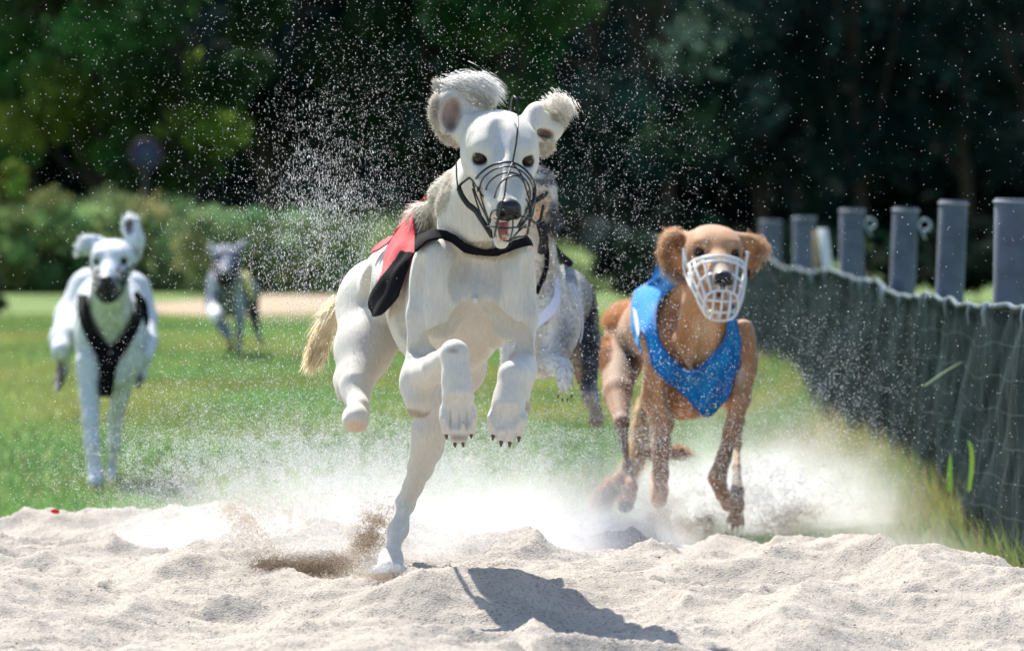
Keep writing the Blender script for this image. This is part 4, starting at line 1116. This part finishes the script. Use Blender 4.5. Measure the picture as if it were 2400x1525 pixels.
cloth_px('racing_vest', F5, [(567, 632), (580, 640), (588, 655), (596, 690)], [(562, 650), (570, 668), (580, 685), (590, 705)], 37.1, FM['yellow'], far_dog, off=.02)
# ================================================================ trees, fence, far things
leafm = mat('tree_leaf', attr='Col', rough=.75, spec=.06, trans=.4)
barkm = mat('bark', col=(.045, .035, .028), rough=.9, noise=(12, .6, 1.3), bump=(30, .8, .03))

def leaves(cent, n, rad, size, g):
    """leaf quads gathered round clump centres; returns verts, faces, clump index"""
    i = g.integers(0, len(cent), n)
    d = nrm(g.normal(0, 1, (n, 3))) * (g.random(n) ** .45)[:, None]
    p = cent[i] + d * rad[i][:, None] * np.array([1, 1, .75])
    a = nrm(g.normal(0, 1, (n, 3)) + np.array([0, 0, -.4])); b = nrm(np.cross(a, g.normal(0, 1, (n, 3))))
    L = (size * g.uniform(.6, 1.4, n))[:, None]
    V = np.stack([p - a * L, p - b * L * .42, p + a * L, p + b * L * .42], 1).reshape(-1, 3)
    F = np.arange(n * 4, dtype=np.int32).reshape(-1, 4)
    return V, F, i

def tree(label, x, y, height, rx, base_z, col, seed, n=7000, clumps=46, size=.11, name='tree', lightcl=(), trunk_r=.14, cat='tree'):
    g = np.random.default_rng(seed)
    root = thing(name, (x, y, 0), label, cat, 'trees and bushes behind the race field')
    h2 = (height - base_z) / 2; c = np.array([x, y, base_z + h2])
    d = nrm(g.normal(0, 1, (clumps, 3))) * (g.uniform(.35, 1.0, clumps) ** .6)[:, None]
    cen = c + d * np.array([rx, rx * .8, h2]); rad = g.uniform(.22, .46, clumps) * min(rx, h2 * 1.4)
    V, F, i = leaves(cen, n, rad, size, g)
    cc = np.tile(np.array(col, float), (clumps, 1)) * g.uniform(.45, 1.5, (clumps, 1))
    cc[:, 0] *= g.uniform(.7, 1.5, clumps)
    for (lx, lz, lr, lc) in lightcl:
        q = np.hypot(cen[:, 0] - lx, cen[:, 2] - lz) < lr; cc[q] = lc  # sunlit look painted as a lighter leaf colour on these clumps
    cl = np.clip(cc[i] * g.uniform(.7, 1.3, (n, 1)), .002, .6)
    mesh_obj('crown', V, F, leafm, root, np.repeat(cl, 4, 0), smooth=False)
    mb = MB(); tr = spline([(x, y, -.3), (x + .05, y, base_z * .6 + .3), (x - .06, y + .05, base_z + h2 * .6), (x, y, height * .85)], 5)
    mb.tube(tr, np.linspace(trunk_r, trunk_r * .25, len(tr)), 10)
    for k in g.choice(clumps, min(10, clumps), replace=False):
        s0 = tr[g.integers(len(tr) // 3, len(tr) - 2)]
        m_ = (s0 + cen[k]) / 2 + np.array([0, 0, -.1]); mb.tube(spline([s0, m_, cen[k]], 4), np.linspace(trunk_r * .35, .01, 9), 6)
    mb.build('trunk', barkm, root)
    return root

def X(px, Y): return (px - CX) * Y / FPX
def ZZ(py, Y): return CAMZ - (py - HY) * Y / FPX
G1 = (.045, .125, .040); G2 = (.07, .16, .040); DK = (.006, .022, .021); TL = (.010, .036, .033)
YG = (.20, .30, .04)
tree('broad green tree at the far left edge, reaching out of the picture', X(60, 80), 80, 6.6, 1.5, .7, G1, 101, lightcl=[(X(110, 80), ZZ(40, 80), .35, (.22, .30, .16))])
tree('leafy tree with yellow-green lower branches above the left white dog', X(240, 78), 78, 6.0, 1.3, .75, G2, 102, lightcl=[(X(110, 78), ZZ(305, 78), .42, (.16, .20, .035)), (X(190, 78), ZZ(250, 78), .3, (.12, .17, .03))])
tree('green tree with one tuft painted sunlit yellow-green, left of the dust', X(430, 76), 76, 6.2, 1.25, .9, (.03, .07, .022), 103, lightcl=[(X(415, 76), ZZ(250, 76), .36, YG), (X(555, 76), ZZ(290, 76), .34, (.15, .24, .04))])
tree('dark tree above the distant grey dog', X(620, 84), 84, 7.0, 1.6, .8, DK, 104)
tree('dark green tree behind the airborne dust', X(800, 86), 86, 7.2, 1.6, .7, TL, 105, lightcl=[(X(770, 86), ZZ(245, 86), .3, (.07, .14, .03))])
tree('green tree right above the leading dog', X(1010, 82), 82, 6.8, 1.5, .8, (.02, .055, .022), 106)
tree('tree with brighter green leaves just right of the leading dog head', X(1190, 80), 80, 6.4, 1.1, 1.9, G1, 107, n=5000)
tree('tall dark tree with one spray painted sunlit grey-green', X(1560, 100), 100, 8.5, 1.9, .8, TL, 108, lightcl=[(X(1600, 100), ZZ(85, 100), .55, (.16, .24, .17)), (X(1640, 100), ZZ(310, 100), .35, (.05, .10, .05))])
tree('nearly black tree between the leading dog and the tan dog', X(1400, 106), 106, 8.5, 1.9, .7, DK, 109)
tree('dark tree above the tan dog', X(1780, 108), 108, 9.0, 2.1, .8, DK, 110)
tree('dark blue-green tree above the middle fence posts', X(2010, 106), 106, 8.8, 2.0, .9, TL, 111)
tree('dark tree at the right edge of the picture', X(2260, 110), 110, 9.2, 2.2, .8, DK, 112)
tree('dark green tree at the upper right corner, partly out of the picture', X(2430, 104), 104, 8.6, 1.9, .9, TL, 113)
tree('round bright green bush at the left edge of the picture', X(12, 66), 66, ZZ(385, 66), .30, .5, (.22, .36, .06), 114, n=5000, clumps=24, size=.035, name='bush', trunk_r=.03, cat='bush')
tree('low dark bush at the left edge, standing at the foot of the meadow', X(-12, 50), 50, ZZ(665, 50), .12, .05, (.02, .05, .02), 115, n=700, clumps=10, size=.03, name='bush', trunk_r=.015, cat='bush')
tree('grey-green bush behind the meadow grass above the grey dog', X(470, 72), 72, ZZ(470, 72), .9, .3, (.06, .09, .05), 116, n=2500, clumps=24, size=.06, name='bush', trunk_r=.03, cat='bush')
tree('low dark green bush behind the dust, left of the leading dog', X(760, 70), 70, ZZ(490, 70), 1.1, .2, (.03, .065, .03), 117, n=3500, clumps=26, size=.06, name='bush', trunk_r=.03, cat='bush')
tree('dark hedge-like bush between the leading dog and the tan dog', X(1420, 98), 98, ZZ(470, 98), 1.9, .35, (.014, .03, .02), 118, n=3000, clumps=26, size=.08, name='bush', trunk_r=.03, cat='bush')

# the closed wood further back: one mass
g = np.random.default_rng(77)
nc = 520; cen = np.stack([g.uniform(-26, 27, nc), g.uniform(120, 130, nc), g.uniform(.3, 12, nc)], -1)
V, Fq, i = leaves(cen, 60000, np.full(nc, 1.5), .34, g)
cc = np.tile((.006, .022, .020), (nc, 1)) * g.uniform(.5, 1.6, (nc, 1))
tag(mesh_obj('far_wood', V, Fq, leafm, None, np.repeat(cc[i], 4, 0), smooth=False), 'dark closed wood behind the single trees', 'wood', kind='stuff')
hx = np.linspace(-60, 60, 90); hz = np.linspace(-.5, 1, 12)
HX, HZ = np.meshgrid(hx, hz, indexing='ij')
HH = np.clip(HZ, 0, 1) * (12 + 2.5 * vnoise(HX, HX * 0, .2, 51)); HYY = 134 + 4 * HZ + 2.5 * vnoise(HX, HH, .5, 52) + 5 * HZ ** 2
tag(mesh_obj('wooded_bank', np.stack([HX, HYY, HH - .5], -1).reshape(-1, 3), grid_faces(90, 12), mat('wood_dark', col=(.006, .014, .011), rough=1, noise=(.6, .4, 1.6), bump=(1.2, 1, .8))), 'dark wooded bank closing the view', 'bank', kind='structure')

tree('low dark bush added for shaded lawn behind the net, right of the tan dog', X(1700, 57), 57, ZZ(530, 57), 1.6, .1, (.012, .03, .02), 119, n=6000, clumps=44, size=.05, name='bush', trunk_r=.03, cat='bush')  # added bushes, dark in place of the lawn in shade between the posts
tree('low dark bush added for shaded lawn behind the middle fence posts', X(2020, 56), 56, ZZ(535, 56), 1.5, .1, (.012, .032, .018), 120, n=6000, clumps=44, size=.05, name='bush', trunk_r=.03, cat='bush')
tree('low dark bush added for shaded lawn behind the rightmost fence posts', X(2330, 55), 55, ZZ(520, 55), 1.4, .1, (.012, .03, .02), 121, n=6000, clumps=44, size=.05, name='bush', trunk_r=.03, cat='bush')
tree('grey-green shrub rising out of the meadow grass, above the left white dog', X(300, 63), 63, ZZ(455, 63), .9, .0, (.20, .29, .12), 122, n=4500, clumps=36, size=.05, name='bush', trunk_r=.03, cat='bush')
tree('rounded green shrub in the meadow grass at the far left', X(90, 62), 62, ZZ(468, 62), .8, .0, (.20, .30, .11), 123, n=4500, clumps=36, size=.05, name='bush', trunk_r=.03, cat='bush')
tree('wide green shrub in the meadow grass behind the flying sand', X(620, 61), 61, ZZ(475, 61), 1.0, .0, (.16, .25, .11), 124, n=4500, clumps=36, size=.05, name='bush', trunk_r=.03, cat='bush')
# round sign
sg = thing('round_sign', (X(342, 64), 64, 0), 'small round grey-blue sign on a thin pole among the trees at the left', 'sign')
mb = MB(); c = np.array([X(342, 64), 64, ZZ(362, 64)])
th = np.linspace(0, 2 * np.pi, 28, endpoint=False)
def disc(mb, c, r, t):
    ring = np.stack([c[0] + r * np.cos(th), 0 * th + c[1], c[2] + r * np.sin(th)], -1)
    V = np.vstack([ring, ring + [0, t, 0], [c], [c + [0, t, 0]]]); j = np.arange(28); j2 = (j + 1) % 28
    mb.add(V, np.vstack([np.stack([j, j2, 56 + 0 * j, 56 + 0 * j], -1), np.stack([j2 + 28, j + 28, 57 + 0 * j, 57 + 0 * j], -1), np.stack([j, j + 28, j2 + 28, j2], -1)]))
disc(mb, c, .15, .01); mb.build('sign_plate', mat('sign_face', col=(.05, .065, .11), rough=.7), sg, smooth=False)
mb = MB(); mb.tube([c + [.15 * math.cos(a), -.006, .15 * math.sin(a)] for a in th], .014, 8, closed=True); mb.build('rim', mat('sign_rim', col=(.09, .05, .06), rough=.7), sg)
mb = MB(); mb.tube([c + [0, .03, .1], [c[0], 64.03, 0]], .022, 8); mb.build('pole', mat('pole_grey', col=(.02, .025, .025), rough=.7), sg)

# ---------------------------------------------------------------- fence
postm = mat('grey_pipe', col=(.12, .14, .18), rough=.75, spec=.2, noise=(9, .6, 1.25), bump=(90, .3, .003))
rimm = mat('pipe_rim', col=(.26, .29, .34), rough=.6)
cupm = mat('bracket_grey', col=(.35, .40, .45), rough=.35, metal=.4)
PG = 'grey pipe posts of the net fence'
posts = [  # px, top py, Y, radius, lean px, label
    (2367, 465, 17.0, .047, 10, 'grey pipe post at the right edge of the picture, cut off by it', True),
    (2222, 470, 19.6, .044, 26, 'leaning grey pipe post, second from the right edge', False),
    (2112, 487, 22.2, .045, 22, 'leaning grey pipe post with a metal ring at its right, third from the right edge', True),
    (1996, 489, 25.6, .050, 2, 'grey pipe post with a pale ring beside its top, just right of the white lath', True),
    (1887, 507, 29.5, .054, -4, 'grey pipe post directly left of the white lath', False),
    (1806, 515, 33.5, .056, 0, 'dim grey pipe post beside the ear of the tan dog', False)]
fx = lambda y: 1.27 + .012 * np.sin(y * .9)
for px, py, Y, r, lean, lab, ring_ in posts:
    top = P(px + lean * .5, py, Y); bot = np.array([X(px - lean * 1.0, Y), Y, -.25])
    t = thing('fence_post', (bot[0], Y, 0), lab, 'post', PG)
    mb = MB(); d = nrm(top - bot); a = nrm(np.cross(d, [0, 1, 0])); b_ = np.cross(d, a)
    n = 28; th2 = np.linspace(0, 2 * np.pi, n, endpoint=False); rows = []
    for (q, rr) in ((bot, r), (bot + (top - bot) * .5, r), (top - d * .004, r), (top, r - .003), (top, r - .010), (top - d * .35, r - .010)):
        rows.append(q + rr * (np.cos(th2)[:, None] * a + np.sin(th2)[:, None] * b_))
    Vp = np.vstack(rows); i = np.arange(5)[:, None]; j = np.arange(n)[None]; j2 = (j + 1) % n
    Fp = np.stack([i * n + j, i * n + j2, (i + 1) * n + j2, (i + 1) * n + j], -1).reshape(-1, 4)
    mesh_obj('pipe', Vp, Fp, postm, t)
    mb.tube([top - d * .010 + (r + .001) * (math.cos(q) * a + math.sin(q) * b_) for q in th2], .0035, 6, closed=True)
    mb.build('rim', rimm, t)
    if ring_:
        mb = MB(); c = top - d * .06 + np.array([r + .022, -.005, 0])
        mb.tube([c + .020 * np.array([math.cos(q), 0, math.sin(q)]) for q in th2], .006, 6, closed=True)
        mb.tube([top - d * .06 + np.array([r - .01, 0, 0]), c - np.array([.018, 0, 0])], .007, 6)
        mb.tube([c + np.array([-.01, -.004, -.02]), c + np.array([.004, -.004, -.05])], .005, 6)
        mb.build('ring_bracket', cupm, t)
# net: a wrinkled sheet of fine mesh plus its threads and top cord
NY, NZ = 900, 46
ty = 13.2 * (140 / 13.2) ** np.linspace(0, 1, NY); tz = np.linspace(0, 1, NZ)
TY, TZ = np.meshgrid(ty, tz, indexing='ij')
def net_top(y): return .640 + .008 * np.sin(y * 2.1) + .012 * np.sin(y * .8 + 1) + .010 * vnoise(y, y * 0, 4, 61) - .002 * np.clip(y - 20, 0, 40)
def net_x(y, z):
    return fx(y) - .028 + .008 * np.sin(y * 5 + 3 * z) * (1 - z) + .022 * vnoise(y * .8 + z, z * 1.6, 2.6, 62) + .014 * vnoise(y * 1.2 + 2 * z, z * 1.5, 6, 63) + .006 * vnoise(y * 2, z * .3, 16, 64) + .05 * (1 - z) * np.sin(y * .7)
top = net_top(TY); Zt = -.12 + (top + .12) * TZ
netm = mat('net_cloth', col=(.003, .013, .017), rough=.9, spec=.04, noise=(5, .6, 1.5), bump=(180, .6, .004))
nroot = thing('net_fence', (1.33, 14, 0), 'dark green fine-meshed net stretched along the posts at the right', 'net')
mesh_obj('net_sheet', np.stack([net_x(TY, TZ), TY, Zt], -1).reshape(-1, 3), grid_faces(NY, NZ), netm, nroot)
def ribbons(ya, za, wid, axis):
    """ya, za: (n, k) fence coordinates"""
    x = net_x(ya, za) - .006; z = -.12 + (net_top(ya) + .12) * za
    p = np.stack([x, ya, z], -1); o = np.array([0, wid, 0]) if axis == 'v' else np.array([0, 0, wid])
    V = np.stack([p - o, p + o], 2); n, k = ya.shape
    b = (np.arange(n)[:, None] * k + np.arange(k - 1)[None]) * 2
    F = np.stack([b, b + 1, b + 3, b + 2], -1).reshape(-1, 4)
    return V.reshape(-1, 3), F
n = 1500; yv = 13.4 * (42 / 13.4) ** np.linspace(0, 1, n)
ya = yv[:, None] + .010 * vnoise(yv, yv * 0, 20, 65)[:, None] * np.ones(26) + .02 * np.sin(np.linspace(0, 1, 26) * 5 + yv[:, None] * 2); za = np.tile(np.linspace(0, 1, 26), (n, 1))
v1, f1 = ribbons(ya, za, .0016, 'v')
m2 = 10; yb = np.tile(13.4 * (36 / 13.4) ** np.linspace(0, 1, 700), (m2, 1)); zb = np.linspace(.02, .99, m2)[:, None] + .022 * np.sin(yb * 4.2) * np.sin(yb * 1.3 + 1) * (1 + 0 * yb)
v2, f2 = ribbons(yb, np.clip(zb, 0, 1), .0013, 'h')
o = mesh_obj('net_threads', np.vstack([v1, v2]), np.vstack([f1, f2 + len(v1)]), mat('net_thread', col=(.010, .034, .038), rough=.6, spec=.2), nroot, smooth=False)
tag(o, kind='stuff')
mb = MB(); yc = 13.4 * (130 / 13.4) ** np.linspace(0, 1, 500)
mb.tube(np.stack([net_x(yc, 1 + 0 * yc) - .008, yc, net_top(yc) + .004 + .004 * np.sin(yc * 11)], -1), .0075, 7)
mb.build('top_cord', mat('cord', col=(.035, .06, .07), rough=.6, spec=.25, noise=(9, .4, 2.2)), nroot)
tm_ = mat('tie', col=(.22, .28, .32), rough=.35, spec=.7)
g = np.random.default_rng(8)
for k_ in range(34):
    yk = 15.3 * (36 / 15.3) ** g.random(); x0 = float(net_x(yk, 1.0)); z0 = float(net_top(yk)) - .01
    mb = MB(); mb.tube([(x0 - .016, yk, z0 + .02), (x0 - .022, yk + .004, z0 - .004), (x0 - .018, yk, z0 - .03 - .02 * g.random())], .004, 6); mb.build('tie', tm_, nroot)

# white lath
t = thing('white_lath', P(1945, 645, 27.5), 'slanting white lath standing behind the net between two grey posts', 'lath')
mb = MB(); a, b_ = P(1928, 535, 27.6), P(1958, 760, 27.6)
for_ = .022
V = np.array([[s * for_, q, 0] for s in (-1, 1) for q in (-.008, .008)])
mb.add(np.vstack([V + b_, V + a]), np.array([[0, 2, 6, 4], [2, 3, 7, 6], [3, 1, 5, 7], [1, 0, 4, 5], [4, 6, 7, 5], [0, 1, 3, 2]]))
mb.build('lath_board', mat('white_paint', col=(.72, .74, .72), rough=.5, noise=(20, .85, 1.05)), t, smooth=False)
mb = MB(); a, b_ = P(1912, 540, 27.7), P(1916, 760, 27.7); V = V * .7
mb.add(np.vstack([V + b_, V + a]), np.array([[0, 2, 6, 4], [2, 3, 7, 6], [3, 1, 5, 7], [1, 0, 4, 5], [4, 6, 7, 5], [0, 1, 3, 2]]))
mb.build('batten', mat('bare_wood', col=(.26, .20, .11), rough=.7), t, smooth=False)

# a few broad grass stems standing at the net
def stems(label, pts_list, w, col, seed):
    t = thing('tall_grass_stem', P(*pts_list[0][0]), label, 'grass stem')
    V = []; F = []; n0 = 0
    for pts in pts_list:
        c = pxline(pts, 8); k = len(c); ww = w * np.sin(np.linspace(.25, 1, k) * math.pi) ** .7 + .0004
        side = np.array([.9, .3, .25]); o = side * ww[:, None]
        V.append(np.stack([c - o, c + np.array([0, -.002, 0]) * 1, c + o], 1).reshape(-1, 3))
        i = np.arange(k - 1) * 3 + n0
        F.append(np.vstack([np.stack([i, i + 1, i + 4, i + 3], -1), np.stack([i + 1, i + 2, i + 5, i + 4], -1)])); n0 += 3 * k
    V = np.vstack(V); mesh_obj('leaf', V, np.vstack(F), grassm, t, np.tile(col, (len(V), 1)))
stems('long pale green grass leaf arching in front of the net', [[(2165, 905, 17.5), (2215, 870, 17.6), (2262, 845, 17.7), (2300, 838, 17.8)]], .0055, (.10, .22, .07), 1)
stems('bright grass leaf hanging over the net near its top', [[(2292, 815, 17.6), (2296, 780, 17.6), (2308, 762, 17.65), (2320, 738, 17.7)]], .009, (.16, .32, .06), 2)
stems('two upright broad grass leaves at the foot of the net', [[(2226, 1150, 16.9), (2226, 1105, 16.9), (2227, 1060, 16.9)]], .0075, (.13, .26, .04), 3)
stems('curved broad grass leaf at the foot of the net, right of an upright one', [[(2272, 1150, 16.9), (2278, 1090, 16.9), (2276, 1050, 16.9), (2266, 1030, 16.9)]], .0065, (.17, .30, .05), 4)
stems('single dark grass leaf rising from the grass at the lower right', [[(2262, 1285, 15.8), (2245, 1255, 15.8), (2222, 1215, 15.8)]], .004, (.06, .14, .03), 5)
# scrap of red litter
mini('red_scrap', [('e', P(128, 1197, 14.9), (.010, .006, .006), None, .003, False), ('e', P(134, 1199, 14.9), (.006, .005, .005), None, .003, False)], .002, FM['red'], None)
o = bpy.data.objects['red_scrap']; tag(o, 'tiny red scrap lying on the sand at the left', 'scrap')
# ================================================================ flying sand
def grains(name, label, parts, m, seed):
    """parts: (cx, cy, sx, sy, Y0, Y1, n, rmin, rmax, colour, stretch)"""
    g = np.random.default_rng(seed); PP = []; RR = []; CC = []; SS = []
    for q in parts:
        cx, cy, sx, sy, Y0, Y1, n, r0, r1, col, st = q[:11]
        kind = q[11] if len(q) > 11 else 'g'
        Y = g.uniform(Y0, Y1, n)
        if kind == 'u': px = g.uniform(cx - sx, cx + sx, n); py = g.uniform(cy - sy, cy + sy, n)
        elif kind == 't':      # plume: dense at the base (cy + sy), thinning upwards
            v = g.random(n) ** 2.4; px = cx + sx * g.normal(0, .5, n) * (1 + .5 * v); py = cy + sy - 2 * sy * v
        else: px = g.normal(cx, sx, n); py = g.normal(cy, sy, n)
        p = np.stack([(px - CX) * Y / FPX, Y, CAMZ - (py - HY) * Y / FPX], -1)
        cl = vnoise(px, py, 1 / 22., seed + 3) + .6 * vnoise(px, py, 1 / 9., seed + 4)
        keep = g.random(n) < np.clip(.75 + 1.1 * cl, .08, 1)
        keep &= p[:, 2] > sand_h(p[:, 0], p[:, 1]) + .001
        p = p[keep]; k = len(p)
        PP.append(p); RR.append(r0 + (r1 - r0) * g.random(k) ** 3); CC.append(np.tile(col, (k, 1)) * g.uniform(.75, 1.25, (k, 1))); SS.append(np.full(k, st))
    p = np.vstack(PP); r = np.concatenate(RR)[:, None]; c = np.vstack(CC); st = np.concatenate(SS)
    n = len(p); a = nrm(g.normal(0, 1, (n, 3))); b = nrm(np.cross(a, g.normal(0, 1, (n, 3)))); d = np.cross(a, b)
    V = np.stack([p + a * r, p + (-a * .33 + b * .94) * r, p + (-a * .33 - b * .47 + d * .82) * r, p + (-a * .33 - b * .47 - d * .82) * r], 1)
    dz = V[..., 2] - p[:, None, 2]; V[..., 2] += dz * (st[:, None] - 1)
    k = np.arange(n, dtype=np.int32)[:, None] * 4
    F = np.vstack([k + np.array(t) for t in ((0, 1, 2), (0, 2, 3), (0, 3, 1), (1, 3, 2))])
    o = mesh_obj(name, V.reshape(-1, 3), F, m, None, np.repeat(c, 4, 0), smooth=False)
    print(name, n)
    return tag(o, label, 'flying sand', kind='stuff')

gm_ = mat('flying_grain', attr='Col', rough=.5, spec=.5, trans=.45)
PALE = (.88, .89, .90); WARM = (.76, .66, .54); BRN = (.42, .32, .22)
DUSTK = 4.2
grains('sand_spray', 'pale sand grains hanging in the air all over the scene', [
    (1200, 700, 1250, 700, 11.5, 14.5, 6500, .0005, .0014, PALE, 1.2, 'u'),
    (820, 330, 380, 330, 12.2, 14.5, 13000, .0004, .0014, PALE, 1.3),
    (860, 420, 160, 200, 12.3, 14, 6000, .0005, .0013, PALE, 1.6),
    (760, 480, 70, 120, 12.4, 13.4, 4500, .0004, .0009, PALE, 6.0),
    (780, 620, 150, 110, 12.4, 13.6, 9000, .0005, .0011, PALE, 2.6),
    (1400, 420, 170, 190, 12.6, 14.5, 5500, .0005, .0013, PALE, 1.5),
    (1560, 260, 60, 120, 12.8, 14, 350, .0004, .0009, PALE, 3),
    (1470, 820, 100, 150, 13.2, 15.4, 3500, .0007, .0018, PALE, 1.2),
    (1640, 880, 120, 160, 13.2, 15.2, 1400, .0005, .0011, PALE, 1.2),
    (1900, 960, 130, 110, 14.0, 16.2, 9500, .0007, .0016, PALE, 1.2),
    (560, 980, 200, 130, 12.5, 15, 8000, .0007, .0016, PALE, 1.2),
], gm_, 201)
grains('dust_plume', 'dense white cloud of kicked-up sand behind and under the dogs', [
    (700, 1170, 240, 150, 12.5, 14.5, 95000, .0006, .0014, PALE, 1, 't'),
    (1120, 1150, 420, 150, 13.0, 15.2, 110000, .0006, .0014, PALE, 1, 't'),
    (1640, 1180, 260, 110, 15.6, 17.5, 60000, .0007, .0016, PALE, 1, 't'),
    (850, 1060, 330, 80, 13.0, 15.2, 50000, .0006, .0014, PALE, 1),
    (1200, 1080, 320, 70, 13.4, 15.5, 34000, .0007, .0015, PALE, 1),
    (480, 1110, 170, 60, 13.0, 15.2, 26000, .0006, .0014, PALE, 1),
    (1850, 1130, 90, 80, 14.6, 16.6, 14000, .0008, .0016, PALE, 1),
    (1680, 1190, 200, 45, 15.0, 17.0, 20000, .0008, .0016, WARM, 1),
    (700, 1210, 140, 40, 12.6, 13.6, 22000, .0006, .0013, WARM, 1),
], gm_, 202)
# heavy sand thrown up beside the planted foot
def arc(pts, spread, n, Y0, Y1, r0, r1, col):
    c = spline(np.array(pts, float), 10); g = np.random.default_rng(len(pts) * 7 + n); out = []
    k = 26; idx = np.linspace(0, len(c) - 1, k).astype(int)
    for i in idx: out.append((c[i][0], c[i][1], spread, spread * .7, Y0, Y1, n // k, r0, r1, col, 1))
    return out
grains('thrown_sand', 'brown clumps of sand thrown up beside the hind foot of the leading dog and under the tan dog',
    arc([(548, 1185), (580, 1240), (612, 1300), (680, 1330), (760, 1335)], 27, 15000, 12.45, 12.9, .0006, .0016, WARM)
    + arc([(615, 1322), (660, 1330), (720, 1330), (800, 1322)], 15, 30000, 12.45, 12.65, .0008, .0018, BRN)
    + arc([(800, 1335), (850, 1290), (880, 1240), (895, 1190)], 24, 9000, 12.4, 12.7, .0008, .0017, WARM)
    + arc([(850, 1280), (872, 1250), (885, 1215)], 16, 4500, 12.42, 12.6, .0008, .0016, BRN)
    + arc([(862, 1355), (910, 1350), (962, 1350)], 8, 9000, 12.1, 12.3, .0007, .0014, WARM)
    + arc([(880, 1335), (912, 1330), (945, 1335)], 9, 4000, 12.1, 12.2, .0007, .0012, PALE)
    + arc([(1440, 1225), (1470, 1240), (1500, 1250)], 16, 7000, 15.3, 15.8, .0009, .0020, BRN)
    + arc([(1540, 1170), (1560, 1220), (1600, 1250), (1680, 1240)], 22, 16000, 15.6, 16.2, .0009, .0020, WARM)
    + arc([(1540, 1215), (1600, 1235), (1670, 1215)], 16, 7000, 15.4, 15.8, .0009, .0020, BRN)
    + arc([(1800, 1230), (1850, 1220), (1900, 1200)], 26, 6000, 15.6, 16.2, .0009, .0018, WARM),
    gm_, 203)

# fine dust: one closed body of uneven air-borne powder
def dust_body(name, label, lo, hi, K, zb, zs, blobs, seed):
    lo, hi = np.array(lo, float), np.array(hi, float)
    V = np.array([[x, y, z] for x in (lo[0], hi[0]) for y in (lo[1], hi[1]) for z in (lo[2], hi[2])])
    Fb = np.array([[0, 1, 3, 2], [4, 6, 7, 5], [0, 4, 5, 1], [2, 3, 7, 6], [0, 2, 6, 4], [1, 5, 7, 3]])
    m = bpy.data.materials.new(name); m.use_nodes = True; nt = m.node_tree; nt.nodes.remove(nt.nodes['Principled BSDF'])
    pv = nt.nodes.new('ShaderNodeVolumePrincipled'); pv.inputs['Color'].default_value = (.98, .97, .955, 1); pv.inputs['Anisotropy'].default_value = .35
    nt.links.new(pv.outputs[0], nt.nodes['Material Output'].inputs['Volume'])
    tc = nt.nodes.new('ShaderNodeTexCoord'); sp = nt.nodes.new('ShaderNodeSeparateXYZ'); nt.links.new(tc.outputs['Object'], sp.inputs[0])
    def mth(op, a, b=None):
        n = nt.nodes.new('ShaderNodeMath'); n.operation = op
        for i, q in enumerate((a, b)):
            if q is None: continue
            if isinstance(q, (int, float)): n.inputs[i].default_value = q
            else: nt.links.new(q, n.inputs[i])
        return n.outputs[0]
    tot = None
    for (c, rr, k) in blobs:      # soft ellipsoidal puffs
        mp = nt.nodes.new('ShaderNodeMapping'); mp.vector_type = 'TEXTURE'
        mp.inputs['Location'].default_value = c; mp.inputs['Scale'].default_value = rr
        nt.links.new(tc.outputs['Object'], mp.inputs[0])
        gr = nt.nodes.new('ShaderNodeTexGradient'); gr.gradient_type = 'SPHERICAL'; nt.links.new(mp.outputs[0], gr.inputs[0])
        v = mth('MULTIPLY', mth('POWER', gr.outputs['Fac'], 1.4), k); tot = v if tot is None else mth('ADD', tot, v)
    n1 = nt.nodes.new('ShaderNodeTexNoise'); n1.inputs['Scale'].default_value = 9; n1.inputs['Detail'].default_value = 5; nt.links.new(tc.outputs['Object'], n1.inputs['Vector'])
    nz = mth('MAXIMUM', mth('MULTIPLY', mth('SUBTRACT', n1.outputs[0], .40), 6.0), .10)
    ze = mth('MINIMUM', mth('POWER', 2.718, mth('DIVIDE', mth('SUBTRACT', zb, sp.outputs['Z']), zs)), 1.5)
    nt.links.new(mth('MULTIPLY', mth('MULTIPLY', mth('MULTIPLY', tot, nz), ze), K), pv.inputs['Density'])
    o = mesh_obj(name, V, Fb, m, None, smooth=False)
    return tag(o, label, 'dust', kind='stuff')
dust_body('sand_dust', 'white haze of fine sand dust low behind the dogs', (-1.05, 12.3, .05), (1.2, 18.3, .85), DUSTK, .20, .085, [
    ((-.36, 13.3, .24), (.38, .9, .34), 1.7), ((-.06, 13.9, .22), (.46, .9, .32), 1.5), ((.20, 14.4, .18), (.30, .8, .24), .6),
    ((.88, 15.3, .07), (.28, .7, .16), .35), ((.66, 17.35, .06), (.50, .75, .40), 1.6), ((-.60, 14.3, .16), (.40, .9, .26), .45)], 5)
